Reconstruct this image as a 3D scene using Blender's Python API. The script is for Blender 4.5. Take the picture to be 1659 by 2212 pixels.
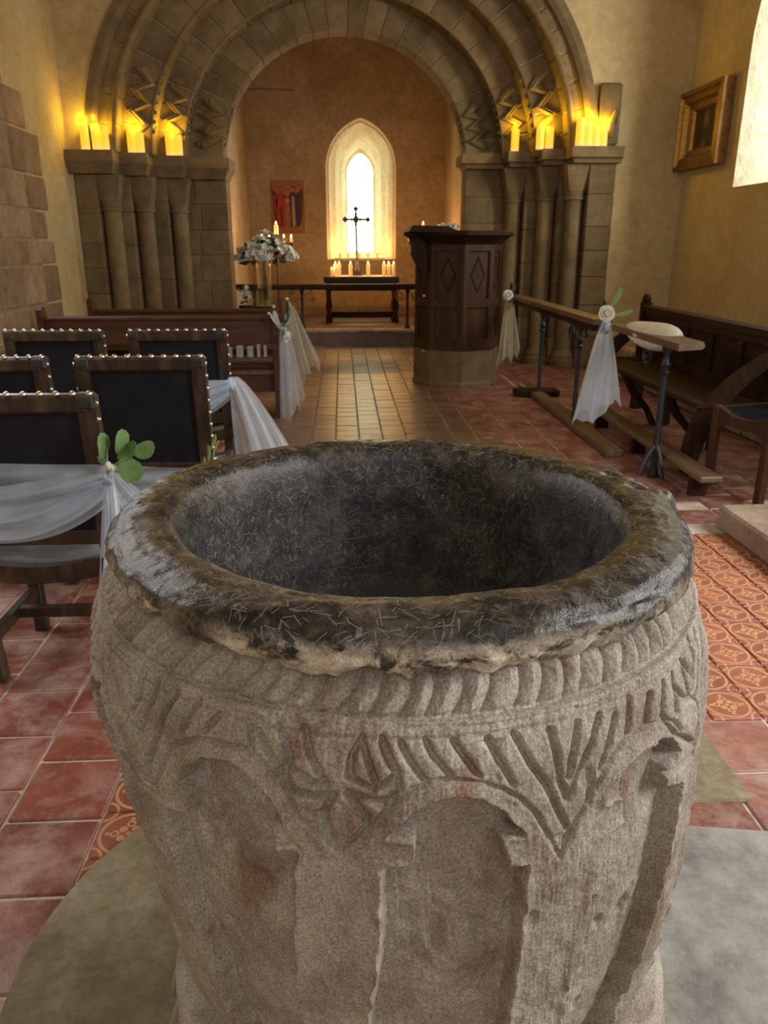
import bpy, math, random
import numpy as np
from mathutils import Vector, Matrix, Euler
from mathutils.geometry import tessellate_polygon

for o in list(bpy.data.objects): bpy.data.objects.remove(o)
S = bpy.context.scene
COL = S.collection
R = math.radians
rnd = random.Random(7)
PI = math.pi

# ------------------------------------------------------------------ camera, world, lights, exposure
cam = bpy.data.cameras.new('camera'); camo = bpy.data.objects.new('camera', cam); COL.objects.link(camo)
cam.sensor_width = 36; cam.lens = 36*1665/2212; cam.clip_start = .02
camo.location = (0, 0, 1.30); camo.rotation_euler = (R(70.9), 0, R(-2.96))
cam.dof.use_dof = True; cam.dof.focus_distance = .85; cam.dof.aperture_fstop = 14
S.camera = camo
S.view_settings.view_transform = 'Standard'; S.view_settings.look = 'None'
S.view_settings.gamma = 1; S.view_settings.use_curve_mapping = False
S.view_settings.exposure = 0.0
w = bpy.data.worlds.new('sky'); S.world = w; w.use_nodes = True
w.node_tree.nodes['Background'].inputs[0].default_value = (.75, .85, 1, 1)
w.node_tree.nodes['Background'].inputs[1].default_value = 1.0

def area(name, loc, target, sx, sy, power, col=(1, 1, 1), spread=180):
    l = bpy.data.lights.new(name, 'AREA'); l.shape = 'RECTANGLE'; l.size = sx; l.size_y = sy
    l.energy = power; l.color = col; l.spread = R(spread)
    o = bpy.data.objects.new(name, l); COL.objects.link(o); o.location = loc
    o.rotation_euler = (Vector(target)-Vector(loc)).to_track_quat('-Z', 'Y').to_euler()
    return o
# daylight through the nave and chancel windows (built further down), plus added west fill
area('daylight_west', (.3, -2.6, 4.0), (.05, 1.2, .7), 1.6, 1.8, 30, (.93, .97, 1))  # added fill for the font, hung well inside the west window
area('daylight_south_near', (3.42, .1, 2.4), (.1, .8, .6), 1.0, 1.5, 115, (.95, .98, 1))
area('daylight_south', (3.42, 2.6, 2.35), (1.2, 2.4, 0), .6, 1.2, 26, (1, .98, .93), 90)
area('daylight_south_far', (4.25, 6.35, 2.6), (2.9, 7.2, 2.4), .55, 1.3, 60, (1, .97, .84))
area('daylight_north', (-2.62, 2.9, 2.4), (-.9, 2.0, .1), .8, 1.4, 15, (.93, .97, 1), 120)
area('daylight_north_far', (-2.62, 5.75, 2.5), (-.9, 2.6, 0), .8, 1.3, 15, (.92, .96, 1), 150)
area('daylight_chancel', (1.5, 10.2, 2.3), (-1.4, 10.6, 1.7), .5, 1.0, 8, (1, .93, .82), 80)

# ------------------------------------------------------------------ helpers
def tag(o, label=None, cat=None, group=None, kind=None):
    for k, v in (('label', label), ('category', cat), ('group', group), ('kind', kind)):
        if v: o[k] = v
    return o
def thing(name, label, cat, loc=(0, 0, 0), group=None, rz=0):
    o = bpy.data.objects.new(name, None); COL.objects.link(o); o.location = loc; o.rotation_euler = (0, 0, rz)
    o.empty_display_size = .1
    return tag(o, label, cat, group)
def kids(o): return [c for c in bpy.data.objects if c.parent == o]
def dup(o, loc=None, rz=None, label=None, parent=None):
    c = o.copy(); COL.objects.link(c); c.parent = parent
    if loc is not None: c.location = loc
    if rz is not None: c.rotation_euler = (0, 0, rz)
    if label: c['label'] = label
    for k in list(o.children): dup(k, parent=c)
    return c
def link(me, name, parent=None, loc=(0, 0, 0), rot=(0, 0, 0)):
    o = bpy.data.objects.new(name, me); COL.objects.link(o); o.parent = parent; o.location = loc; o.rotation_euler = rot
    return o
def structure(o): o['kind'] = 'structure'; return o

class MB:
    def __init__(s): s.v = []; s.f = []
    def add(s, vs, fs):
        n = len(s.v); s.v += [tuple(p) for p in vs]; s.f += [tuple(i+n for i in f) for f in fs]; return s
    def box(s, a, b, c=0.0, M=None):
        (x0, y0, z0), (x1, y1, z1) = a, b
        x0, x1 = sorted((x0, x1)); y0, y1 = sorted((y0, y1)); z0, z1 = sorted((z0, z1))
        if c <= 0:
            vs = [(x, y, z) for z in (z0, z1) for (x, y) in ((x0, y0), (x1, y0), (x1, y1), (x0, y1))]
            fs = [(3, 2, 1, 0), (4, 5, 6, 7), (0, 1, 5, 4), (1, 2, 6, 5), (2, 3, 7, 6), (3, 0, 4, 7)]
        else:
            c = min(c, (x1-x0)*.45, (y1-y0)*.45, (z1-z0)*.45)
            def ring(i, z): return [(x0+c*i, y0+c*(i == 0)*1, z)]
            vs = []
            def loop(z, t):
                d = c if t else 0
                return [(x0+c, y0+d, z), (x1-c, y0+d, z), (x1-d, y0+c, z), (x1-d, y1-c, z), (x1-c, y1-d, z), (x0+c, y1-d, z), (x0+d, y1-c, z), (x0+d, y0+c, z)]
            vs = loop(z0, 1)+loop(z0+c, 0)+loop(z1-c, 0)+loop(z1, 1)
            fs = [tuple(range(7, -1, -1)), tuple(range(24, 32))]
            for k in range(3):
                for i in range(8):
                    j = (i+1) % 8; fs.append((k*8+i, k*8+j, k*8+8+j, k*8+8+i))
        if M is not None: vs = [M @ Vector(p) for p in vs]
        return s.add(vs, fs)
    def beam(s, p, q, wx, wz, c=0.0, up=(0, 0, 1)):
        p = Vector(p); q = Vector(q); d = q-p; L = d.length; y = d.normalized(); x = y.cross(Vector(up)).normalized(); z = x.cross(y)
        M = Matrix(((x.x, y.x, z.x, p.x), (x.y, y.y, z.y, p.y), (x.z, y.z, z.z, p.z), (0, 0, 0, 1)))
        return s.box((-wx/2, 0, -wz/2), (wx/2, L, wz/2), c, M)
    def tube(s, pts, rad, n=8, cap=True, flat=1.0):
        pts = [Vector(p) for p in pts]; m = len(pts)
        if not hasattr(rad, '__len__'): rad = [rad]*m
        t0 = (pts[1]-pts[0]).normalized(); ref = Vector((0, 0, 1)) if abs(t0.z) < .9 else Vector((1, 0, 0))
        a = t0.cross(ref).normalized(); vs = []
        for i in range(m):
            t = (pts[min(i+1, m-1)]-pts[max(i-1, 0)]).normalized()
            a = (a-t*a.dot(t)); a = a.normalized() if a.length > 1e-6 else t.orthogonal().normalized()
            b = t.cross(a)
            for k in range(n):
                th = 2*PI*k/n; vs.append(pts[i]+(a*math.cos(th)+b*math.sin(th)*flat)*rad[i])
        fs = [(i*n+k, i*n+(k+1) % n, (i+1)*n+(k+1) % n, (i+1)*n+k) for i in range(m-1) for k in range(n)]
        if cap: fs += [tuple(range(n-1, -1, -1)), tuple(range((m-1)*n, m*n))]
        return s.add(vs, fs)
    def lathe(s, prof, n=20, c=(0, 0, 0), M=None, sq=1.0, ph=0.0):
        vs = [(c[0]+r*math.cos(2*PI*k/n+ph), c[1]+r*sq*math.sin(2*PI*k/n+ph), c[2]+z) for r, z in prof for k in range(n)]
        m = len(prof)
        fs = [(i*n+k, i*n+(k+1) % n, (i+1)*n+(k+1) % n, (i+1)*n+k) for i in range(m-1) for k in range(n)]
        fs += [tuple(range(n-1, -1, -1)), tuple(range((m-1)*n, m*n))]
        if M is not None: vs = [M @ Vector(p) for p in vs]
        return s.add(vs, fs)
    def prism(s, poly, d0, d1, ax='y'):
        """poly in two coordinates, pushed along axis ax from d0 to d1"""
        mk = {'y': lambda p, d: (p[0], d, p[1]), 'x': lambda p, d: (d, p[0], p[1]), 'z': lambda p, d: (p[0], p[1], d)}[ax]
        n = len(poly); vs = [mk(p, d0) for p in poly]+[mk(p, d1) for p in poly]
        ar = sum(poly[i][0]*poly[(i+1) % n][1]-poly[(i+1) % n][0]*poly[i][1] for i in range(n))
        flip = (ar > 0) != (ax == 'y')
        tri = tessellate_polygon([[Vector((p[0], p[1], 0)) for p in poly]])
        fs = []
        for t in tri: fs += [tuple(t), tuple(i+n for i in reversed(t))]
        for i in range(n):
            j = (i+1) % n; fs.append((i, j, n+j, n+i) if flip else (j, i, n+i, n+j))
        return s.add(vs, fs)
    def grid(s, fn, nu, nv):
        vs = [fn(i/nu, j/nv) for j in range(nv+1) for i in range(nu+1)]
        fs = [(j*(nu+1)+i, j*(nu+1)+i+1, (j+1)*(nu+1)+i+1, (j+1)*(nu+1)+i) for j in range(nv) for i in range(nu)]
        return s.add(vs, fs)
    def ball(s, c, r, n=10, m=6):
        if not hasattr(r, '__len__'): r = (r, r, r)
        pr = [(max(math.sin(PI*i/m), .02), -math.cos(PI*i/m)) for i in range(m+1)]
        vs = [(c[0]+r[0]*a*math.cos(2*PI*k/n), c[1]+r[1]*a*math.sin(2*PI*k/n), c[2]+r[2]*b) for a, b in pr for k in range(n)]
        fs = [(i*n+k, i*n+(k+1) % n, (i+1)*n+(k+1) % n, (i+1)*n+k) for i in range(m) for k in range(n)]
        fs += [tuple(range(n-1, -1, -1)), tuple(range(m*n, m*n+n))]
        return s.add(vs, fs)
    def mesh(s, name, mat=None, smooth=False, off=(0, 0, 0)):
        me = bpy.data.meshes.new(name)
        me.from_pydata([(x-off[0], y-off[1], z-off[2]) for x, y, z in s.v], [], s.f)
        me.validate()
        import bmesh
        b = bmesh.new(); b.from_mesh(me); bmesh.ops.recalc_face_normals(b, faces=b.faces); b.to_mesh(me); b.free()
        if mat: me.materials.append(mat)
        if smooth:
            me.shade_smooth()
            if smooth != 'all':
                try: me.set_sharp_from_angle(angle=R(38))
                except Exception: pass
        return me
    def build(s, name, mat, parent=None, smooth=False, world=True):
        off = tuple(parent.location) if (parent is not None and world) else (0, 0, 0)
        if parent is not None and parent.parent is not None and world: off = tuple(Vector(parent.parent.location)+Vector(parent.location))
        return link(s.mesh(name, mat, smooth, off), name, parent)

def npmesh(name, V, F, mat, smooth=True):
    me = bpy.data.meshes.new(name); V = np.ascontiguousarray(V, np.float32); F = np.ascontiguousarray(F, np.int32)
    me.vertices.add(len(V)); me.vertices.foreach_set('co', V.ravel())
    me.loops.add(F.size); me.loops.foreach_set('vertex_index', F.ravel())
    me.polygons.add(len(F)); me.polygons.foreach_set('loop_start', np.arange(0, F.size, 4, dtype=np.int32)); me.polygons.foreach_set('loop_total', np.full(len(F), 4, np.int32))
    me.update(calc_edges=True); me.validate()
    if smooth: me.polygons.foreach_set('use_smooth', np.ones(len(me.polygons), bool))
    me.materials.append(mat); return me

# ------------------------------------------------------------------ numpy noise
def vnoise(P, seed=0):
    P = np.asarray(P, float); I = np.floor(P).astype(np.int64); f = P-I; f = f*f*(3-2*f)
    def h(i, j, k):
        n = (i*374761393+j*668265263+k*2147483647+seed*974634777) & 0x7fffffff
        n = ((n ^ (n >> 13))*1274126177) & 0x7fffffff
        return ((n ^ (n >> 16)) & 0xffff)/32767.5-1
    out = 0
    for dx in (0, 1):
        for dy in (0, 1):
            for dz in (0, 1):
                wgt = np.where(dx, f[..., 0], 1-f[..., 0])*np.where(dy, f[..., 1], 1-f[..., 1])*np.where(dz, f[..., 2], 1-f[..., 2])
                out = out+wgt*h(I[..., 0]+dx, I[..., 1]+dy, I[..., 2]+dz)
    return out
def fbm(P, oct=3, seed=0):
    return sum(vnoise(P*2**i, seed+i)*.5**i for i in range(oct))

# ------------------------------------------------------------------ materials
class N:
    def __init__(s, name):
        s.m = bpy.data.materials.new(name); s.m.use_nodes = True; s.t = s.m.node_tree; s.t.nodes.clear()
        s.out = s.n('ShaderNodeOutputMaterial')
    def n(s, typ, **kw):
        x = s.t.nodes.new(typ)
        for k, v in kw.items():
            if k.startswith('i_'): x.inputs[k[2:].replace('_', ' ')].default_value = v
            else: setattr(x, k, v)
        return x
    def l(s, a, b): s.t.links.new(a, b)
    def coord(s, kind, stretch=(1, 1, 1), rot=(0, 0, 0)):
        g = s.n('ShaderNodeNewGeometry').outputs['Position'] if kind == 'pos' else s.n('ShaderNodeTexCoord').outputs['Object']
        if stretch != (1, 1, 1) or rot != (0, 0, 0):
            m = s.n('ShaderNodeMapping'); m.inputs['Scale'].default_value = stretch; m.inputs['Rotation'].default_value = rot
            s.l(g, m.inputs[0]); g = m.outputs[0]
        return g
    def noise(s, co, scale, detail=4, rough=.6, dist=0):
        x = s.n('ShaderNodeTexNoise'); x.inputs['Scale'].default_value = scale; x.inputs['Detail'].default_value = detail
        x.inputs['Roughness'].default_value = rough; x.inputs['Distortion'].default_value = dist
        s.l(co, x.inputs['Vector']); return x.outputs['Fac']
    def ramp(s, fac, stops, interp='LINEAR'):
        r = s.n('ShaderNodeValToRGB'); r.color_ramp.interpolation = interp
        e = r.color_ramp.elements
        while len(e) < len(stops): e.new(.5)
        for x, (p, c) in zip(e, stops):
            x.position = p; x.color = (c, c, c, 1) if not hasattr(c, '__len__') else (*c, 1)
        s.l(fac, r.inputs[0]); return r.outputs[0]
    def math(s, op, a, b=None, c=None):
        x = s.n('ShaderNodeMath', operation=op)
        for i, v in enumerate((a, b, c)):
            if v is None: continue
            if hasattr(v, 'is_output'): s.l(v, x.inputs[i])
            else: x.inputs[i].default_value = v
        return x.outputs[0]
    def mix(s, f, a, b, mode='MIX'):
        x = s.n('ShaderNodeMix', data_type='RGBA', blend_type=mode)
        for sock, v in ((x.inputs[0], f), (x.inputs[6], a), (x.inputs[7], b)):
            if hasattr(v, 'is_output'): s.l(v, sock)
            elif hasattr(v, '__len__'): sock.default_value = (*v, 1)
            else: sock.default_value = v
        return x.outputs[2]
    def bump(s, h, strength, dist=.01, prev=None):
        b = s.n('ShaderNodeBump'); b.inputs['Strength'].default_value = strength; b.inputs['Distance'].default_value = dist
        s.l(h, b.inputs['Height'])
        if prev: s.l(prev, b.inputs['Normal'])
        return b.outputs[0]
    def bsdf(s, col, rough=.7, metal=0, nrm=None, spec=.5, trans=0, emis=None, estr=0):
        b = s.n('ShaderNodeBsdfPrincipled')
        for k, v in (('Base Color', col), ('Roughness', rough), ('Metallic', metal), ('Specular IOR Level', spec), ('Transmission Weight', trans)):
            if hasattr(v, 'is_output'): s.l(v, b.inputs[k])
            elif hasattr(v, '__len__'): b.inputs[k].default_value = (*v, 1)
            else: b.inputs[k].default_value = v
        if nrm: s.l(nrm, b.inputs['Normal'])
        if emis is not None:
            b.inputs['Emission Strength'].default_value = estr
            if hasattr(emis, 'is_output'): s.l(emis, b.inputs['Emission Color'])
            else: b.inputs['Emission Color'].default_value = (*emis, 1)
        return b.outputs[0]
    def done(s, sh): s.l(sh, s.out.inputs[0]); return s.m
    def per_object(s, col, amt):
        o = s.n('ShaderNodeObjectInfo').outputs['Random']
        f = s.math('MULTIPLY_ADD', o, amt, 1-amt/2)
        return s.mix(1.0, col, s.n_comb(f), 'MULTIPLY')
    def n_comb(s, f):
        c = s.n('ShaderNodeCombineColor')
        for i in range(3): s.l(f, c.inputs[i])
        return c.outputs[0]

def mottled(name, c1, c2, c3=None, scale=6, rough=.8, bump=.3, bscale=60, coord='pos', stretch=(1, 1, 1), vary=0, metal=0, spec=.4, bdist=.004, rvar=.1):
    n = N(name); co = n.coord(coord, stretch)
    a = n.noise(co, scale, 6, .65); stops = [(.34, c1), (.62, c2)]
    if c3: stops = [(.3, c1), (.5, c2), (.7, c3)]
    col = n.ramp(a, stops)
    if vary: col = n.per_object(col, vary)
    b = n.noise(co, bscale, 5, .7)
    fine = n.ramp(b, [(.25, .78), (.75, 1.14)]); col = n.mix(1.0, col, fine, 'MULTIPLY')
    r = n.math('MULTIPLY_ADD', b, rvar*2, rough-rvar)
    return n.done(n.bsdf(col, r, metal, n.bump(b, bump, bdist), spec))

M = {}
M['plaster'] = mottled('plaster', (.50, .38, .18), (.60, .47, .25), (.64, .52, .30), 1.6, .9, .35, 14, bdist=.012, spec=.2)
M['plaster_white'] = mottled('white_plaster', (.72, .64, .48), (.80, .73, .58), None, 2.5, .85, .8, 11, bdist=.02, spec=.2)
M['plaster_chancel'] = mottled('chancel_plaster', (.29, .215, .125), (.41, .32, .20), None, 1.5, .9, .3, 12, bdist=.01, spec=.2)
M['ashlar'] = mottled('ashlar', (.15, .105, .055), (.22, .155, .08), (.28, .205, .115), 4, .9, .35, 45, vary=.35, bdist=.006, spec=.2)
M['rubble'] = mottled('rubble', (.24, .155, .095), (.36, .25, .155), (.46, .34, .22), 5, .9, .5, 30, vary=.45, bdist=.008, spec=.2)
M['mortar'] = mottled('mortar', (.34, .26, .15), (.42, .33, .20), None, 9, .95, .4, 60, spec=.1)
M['dark_mortar'] = mottled('dark_mortar', (.22, .165, .095), (.31, .24, .145), None, 9, .95, .4, 60, spec=.1)
M['grout'] = mottled('grout', (.42, .33, .27), (.60, .50, .42), None, 9, .95, .5, 60, spec=.1)
M['flag_warm'] = mottled('warm_flagstone', (.20, .14, .10), (.30, .225, .165), (.37, .29, .22), 5, .7, .4, 40, bdist=.004, spec=.3)
M['flag_grey'] = mottled('grey_flagstone', (.12, .11, .10), (.27, .255, .23), (.38, .36, .33), 7, .6, .5, 40, bdist=.004, spec=.3)
M['flag'] = mottled('flagstone', (.125, .10, .055), (.215, .175, .105), (.31, .265, .185), 5, .75, .4, 40, bdist=.004, spec=.3)
M['wood'] = mottled('dark_wood', (.014, .006, .003), (.036, .015, .007), (.055, .024, .011), 5, .6, .25, 22, 'obj', (6, 1.2, 6), bdist=.002, spec=.15)
M['wood_red'] = mottled('red_brown_wood', (.035, .011, .006), (.085, .030, .014), (.11, .042, .02), 4, .45, .2, 20, 'obj', (1, 5, 8), bdist=.002, spec=.5)
M['oak'] = mottled('oak', (.028, .011, .004), (.060, .025, .009), (.085, .038, .015), 4, .55, .25, 22, 'obj', (3, 3, .6), bdist=.002, spec=.3)
M['pale_wood'] = mottled('worn_wood', (.085, .046, .024), (.15, .088, .05), (.19, .12, .075), 4, .45, .25, 22, 'obj', (6, 1, 6), bdist=.002, spec=.5)
M['chair_wood'] = mottled('chair_wood', (.012, .007, .005), (.04, .022, .013), (.085, .052, .034), 7, .35, .25, 26, 'obj', (3, 3, 1), bdist=.002, spec=.5)
M['leather'] = mottled('leather', (.006, .007, .010), (.012, .013, .018), None, 12, .6, .3, 90, 'obj', bdist=.001, spec=.25)
M['cap_leather'] = mottled('corner_leather', (.02, .018, .016), (.06, .052, .045), None, 18, .35, .25, 60, 'obj', bdist=.001, spec=.5)
M['seat_leather'] = mottled('worn_seat_leather', (.03, .031, .033), (.085, .085, .085), (.16, .155, .15), 6, .42, .25, 60, 'obj', (1, 1, 1), bdist=.001, spec=.5)
M['iron'] = mottled('iron', (.008, .009, .012), (.022, .024, .03), None, 20, .45, .2, 90, 'obj', bdist=.001, spec=.5)
M['stud'] = mottled('stud_metal', (.40, .34, .27), (.62, .56, .48), None, 60, .28, .1, 90, 'obj', metal=1)
M['gold'] = mottled('gilded', (.42, .23, .045), (.62, .37, .09), (.30, .15, .03), 14, .34, .2, 60, 'obj', (1, 1, 1), metal=.75, bdist=.002)
M['gold_dull'] = mottled('dull_gilt', (.17, .085, .025), (.30, .16, .05), None, 14, .5, .2, 60, 'obj', metal=.4, bdist=.002)
M['black_cloth'] = mottled('black_painted', (.006, .005, .005), (.014, .012, .012), None, 10, .35, .1, 50, 'obj')
M['linen'] = mottled('linen', (.62, .62, .68), (.72, .72, .78), None, 20, .8, .2, 90, 'obj')
M['leaf'] = mottled('leaf', (.09, .17, .05), (.17, .29, .09), None, 20, .5, .1, 60, 'obj')
M['leaf_light'] = mottled('light_leaf', (.22, .34, .10), (.34, .46, .17), None, 20, .5, .1, 60, 'obj')
M['leaf_grey'] = mottled('grey_leaf', (.22, .38, .30), (.34, .52, .42), None, 20, .55, .1, 60, 'obj')
M['leaf_dark'] = mottled('dark_leaf', (.02, .045, .02), (.05, .09, .04), None, 20, .5, .1, 60, 'obj')
M['petal'] = mottled('petal', (.72, .68, .56), (.82, .79, .68), None, 20, .6, .1, 60, 'obj')
M['petal_white'] = mottled('white_petal', (.66, .68, .58), (.85, .85, .80), None, 20, .6, .1, 60, 'obj')
M['wick'] = mottled('wick', (.01, .01, .01), (.02, .02, .02), None, 20, .8, .1, 60, 'obj')
M['canvas_red'] = mottled('icon_red', (.28, .012, .008), (.40, .03, .015), None, 30, .6, .1, 60, 'obj')
M['canvas_blue'] = mottled('icon_blue', (.012, .014, .04), (.03, .03, .08), None, 30, .6, .1, 60, 'obj')
M['canvas_tan'] = mottled('icon_ground', (.24, .085, .03), (.33, .13, .05), None, 10, .6, .1, 60, 'obj')
M['canvas_dark'] = mottled('icon_dark', (.05, .012, .01), (.09, .025, .018), None, 30, .6, .1, 60, 'obj')
M['canvas_flesh'] = mottled('icon_flesh', (.36, .17, .08), (.45, .24, .12), None, 30, .6, .1, 60, 'obj')
M['book_blue'] = mottled('blue_cover', (.02, .04, .30), (.03, .06, .4), None, 10, .5, .1, 60, 'obj')
M['paper'] = mottled('paper', (.6, .57, .55), (.7, .68, .66), None, 10, .8, .1, 60, 'obj')
M['cover_pale'] = mottled('pale_cover', (.30, .30, .29), (.42, .42, .40), None, 10, .7, .1, 60, 'obj')
M['cover_rose'] = mottled('rose_cover', (.40, .30, .29), (.5, .4, .38), None, 10, .7, .1, 60, 'obj')
M['cushion'] = mottled('cream_satin', (.66, .58, .48), (.78, .71, .62), None, 4, .55, .15, 30, 'obj')

def emit(name, col, st):
    n = N(name); e = n.n('ShaderNodeEmission'); e.inputs[0].default_value = (*col, 1); e.inputs[1].default_value = st
    return n.done(e.outputs[0])
M['flame'] = emit('flame', (1, .62, .16), 9)
n = N('wax'); M['wax'] = n.done(n.bsdf((.72, .55, .32), .6, emis=(1, .45, .10), estr=.35))
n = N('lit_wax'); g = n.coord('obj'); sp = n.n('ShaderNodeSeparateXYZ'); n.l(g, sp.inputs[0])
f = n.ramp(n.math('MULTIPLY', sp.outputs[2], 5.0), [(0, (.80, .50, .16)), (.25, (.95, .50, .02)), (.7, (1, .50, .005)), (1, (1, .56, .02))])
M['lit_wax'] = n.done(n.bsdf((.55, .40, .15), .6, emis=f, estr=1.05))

# window light: bright sky and foliage seen through old leaded quarries
n = N('bright_glass'); co = n.coord('pos')
a = n.noise(co, 5, 4, .6, .5); c = n.ramp(a, [(.36, (.30, .62, .20)), (.47, (.75, 1, .55)), (.58, (1, 1, .9))])
e = n.n('ShaderNodeEmission'); n.l(c, e.inputs[0]); e.inputs[1].default_value = 10
gl = n.n('ShaderNodeBsdfGlossy'); gl.inputs['Roughness'].default_value = .15
ad = n.n('ShaderNodeMixShader'); ad.inputs[0].default_value = .05; n.l(e.outputs[0], ad.inputs[1]); n.l(gl.outputs[0], ad.inputs[2]); M['bright_glass'] = n.done(ad.outputs[0])
M['day_glass'] = emit('day_glass', (.92, .96, 1), 2.5)

# clear glass
n = N('clear_glass'); g = n.n('ShaderNodeBsdfGlass'); g.inputs['Roughness'].default_value = .0; g.inputs['IOR'].default_value = 1.45; g.inputs['Color'].default_value = (.95, .98, .96, 1)
tr = n.n('ShaderNodeBsdfTransparent'); mx = n.n('ShaderNodeMixShader'); mx.inputs[0].default_value = .35
n.l(tr.outputs[0], mx.inputs[1]); n.l(g.outputs[0], mx.inputs[2]); M['clear_glass'] = n.done(mx.outputs[0])
n = N('vase_water'); g = n.n('ShaderNodeBsdfGlass'); g.inputs['IOR'].default_value = 1.33; g.inputs['Color'].default_value = (.75, .86, .78, 1); g.inputs['Roughness'].default_value = .05
M['water'] = n.done(g.outputs[0])

# tulle
def tulle(name, dens, col):
    n = N(name); d = n.n('ShaderNodeBsdfDiffuse'); d.inputs[0].default_value = (*col, 1); t = n.n('ShaderNodeBsdfTranslucent'); t.inputs[0].default_value = (*col, 1)
    m1 = n.n('ShaderNodeMixShader'); m1.inputs[0].default_value = .45; n.l(d.outputs[0], m1.inputs[1]); n.l(t.outputs[0], m1.inputs[2])
    tr = n.n('ShaderNodeBsdfTransparent'); m2 = n.n('ShaderNodeMixShader')
    f = n.ramp(n.noise(n.coord('obj'), 9, 3), [(.3, dens-.09), (.7, dens+.09)]); n.l(f, m2.inputs[0])
    n.l(tr.outputs[0], m2.inputs[1]); n.l(m1.outputs[0], m2.inputs[2]); return n.done(m2.outputs[0])
M['tulle'] = tulle('tulle', .44, (.80, .89, 1.0))
M['tulle_dense'] = tulle('gathered_tulle', .72, (.82, .90, 1.0))
M['tulle_cream'] = tulle('cream_tulle', .60, (.74, .72, .62))

# floor tiles
def tile_mat(name, c1, c2, c3, rough, dust, sp_=.5):
    n = N(name); co = n.coord('pos'); a = n.noise(co, 5, 6, .7); col = n.ramp(a, [(.3, c1), (.55, c2), (.75, c3)])
    col = n.per_object(col, .5)
    d = n.ramp(n.noise(co, 6, 8, .75, .3), [(.44, 0.0), (.72, dust)])
    col = n.mix(d, col, (.52, .40, .34))
    h = n.noise(co, 24, 5, .65)
    r = n.math('ADD', n.math('MULTIPLY_ADD', h, .2, rough-.1), n.math('MULTIPLY', d, .25))
    return n.done(n.bsdf(col, r, 0, n.bump(h, .22, .004), sp_))
M['tile'] = tile_mat('red_quarry_tile', (.15, .040, .026), (.215, .065, .043), (.29, .125, .092), .30, .65)
M['aisle_tile'] = tile_mat('aisle_tile', (.10, .05, .027), (.17, .09, .048), (.23, .135, .075), .35, .2, .9)
n = N('patterned_tile'); co = n.coord('obj'); sp = n.n('ShaderNodeSeparateXYZ'); n.l(co, sp.inputs[0]); T = .075
x = n.math('DIVIDE', sp.outputs[0], T); y = n.math('DIVIDE', sp.outputs[1], T)
def ringd(cx, cy, r, wd):
    d = n.math('POWER', n.math('ADD', n.math('POWER', n.math('SUBTRACT', x, cx), 2.), n.math('POWER', n.math('SUBTRACT', y, cy), 2.)), .5)
    return n.math('LESS_THAN', n.math('ABSOLUTE', n.math('SUBTRACT', d, r)), wd)
parts = [ringd(0, 0, .86, .055), ringd(0, 0, .045, .045)]
for cx, cy in ((1, 1), (-1, 1), (1, -1), (-1, -1)): parts.append(ringd(cx, cy, .42, .05)); parts.append(ringd(cx, cy, .05, .05))
for k in range(4):
    parts.append(ringd(.27*math.cos(PI/4+k*PI/2), .27*math.sin(PI/4+k*PI/2), .065, .065)); parts.append(ringd(.42*math.cos(k*PI/2), .42*math.sin(k*PI/2), .11, .035)); parts.append(ringd(.64*math.cos(k*PI/2), .64*math.sin(k*PI/2), .04, .04))
f = parts[0]
for p in parts[1:]: f = n.math('MAXIMUM', f, p)
wp = n.noise(n.coord('pos'), 7, 6, .7); f = n.math('MULTIPLY', f, n.ramp(wp, [(.3, .45), (.55, .95)]))
red = n.per_object(n.ramp(n.noise(n.coord('pos'), 9, 6, .7), [(.3, (.20, .045, .025)), (.7, (.32, .095, .055))]), .3)
col = n.mix(f, red, (.50, .27, .115)); h = n.noise(n.coord('pos'), 24, 5, .65)
M['patterned_tile'] = n.done(n.bsdf(col, n.math('MULTIPLY_ADD', h, .2, .33), 0, n.bump(h, .2, .004)))

# font stone: warm grey sandstone with rusty patches, tooling grain
n = N('font_stone'); co = n.coord('pos')
a = n.noise(co, 7, 7, .68); col = n.ramp(a, [(.30, (.20, .155, .115)), (.48, (.33, .28, .23)), (.70, (.47, .425, .37))])
rust = n.ramp(n.noise(n.coord('pos', (1.3, 1.3, .6)), 8.5, 5, .6, .4), [(.57, 0.0), (.66, .65)]); col = n.mix(rust, col, (.20, .095, .055))
pale = n.ramp(n.noise(n.coord('pos', (1, 1, .8)), 5.3, 6, .7), [(.55, 0.0), (.72, .55)]); col = n.mix(pale, col, (.48, .43, .36))
fi = n.noise(co, 330, 3, .7); col = n.mix(1.0, col, n.ramp(fi, [(.3, .55), (.7, 1.45)]), 'MULTIPLY')
st = n.noise(n.coord('pos', (60, 60, 5)), 2.4, 3, .6)
b1 = n.bump(st, .12, .004); b2 = n.bump(n.noise(co, 110, 5, .75), .55, .0035, b1)
M['font_stone'] = n.done(n.bsdf(col, .82, 0, b2, .35))

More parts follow.
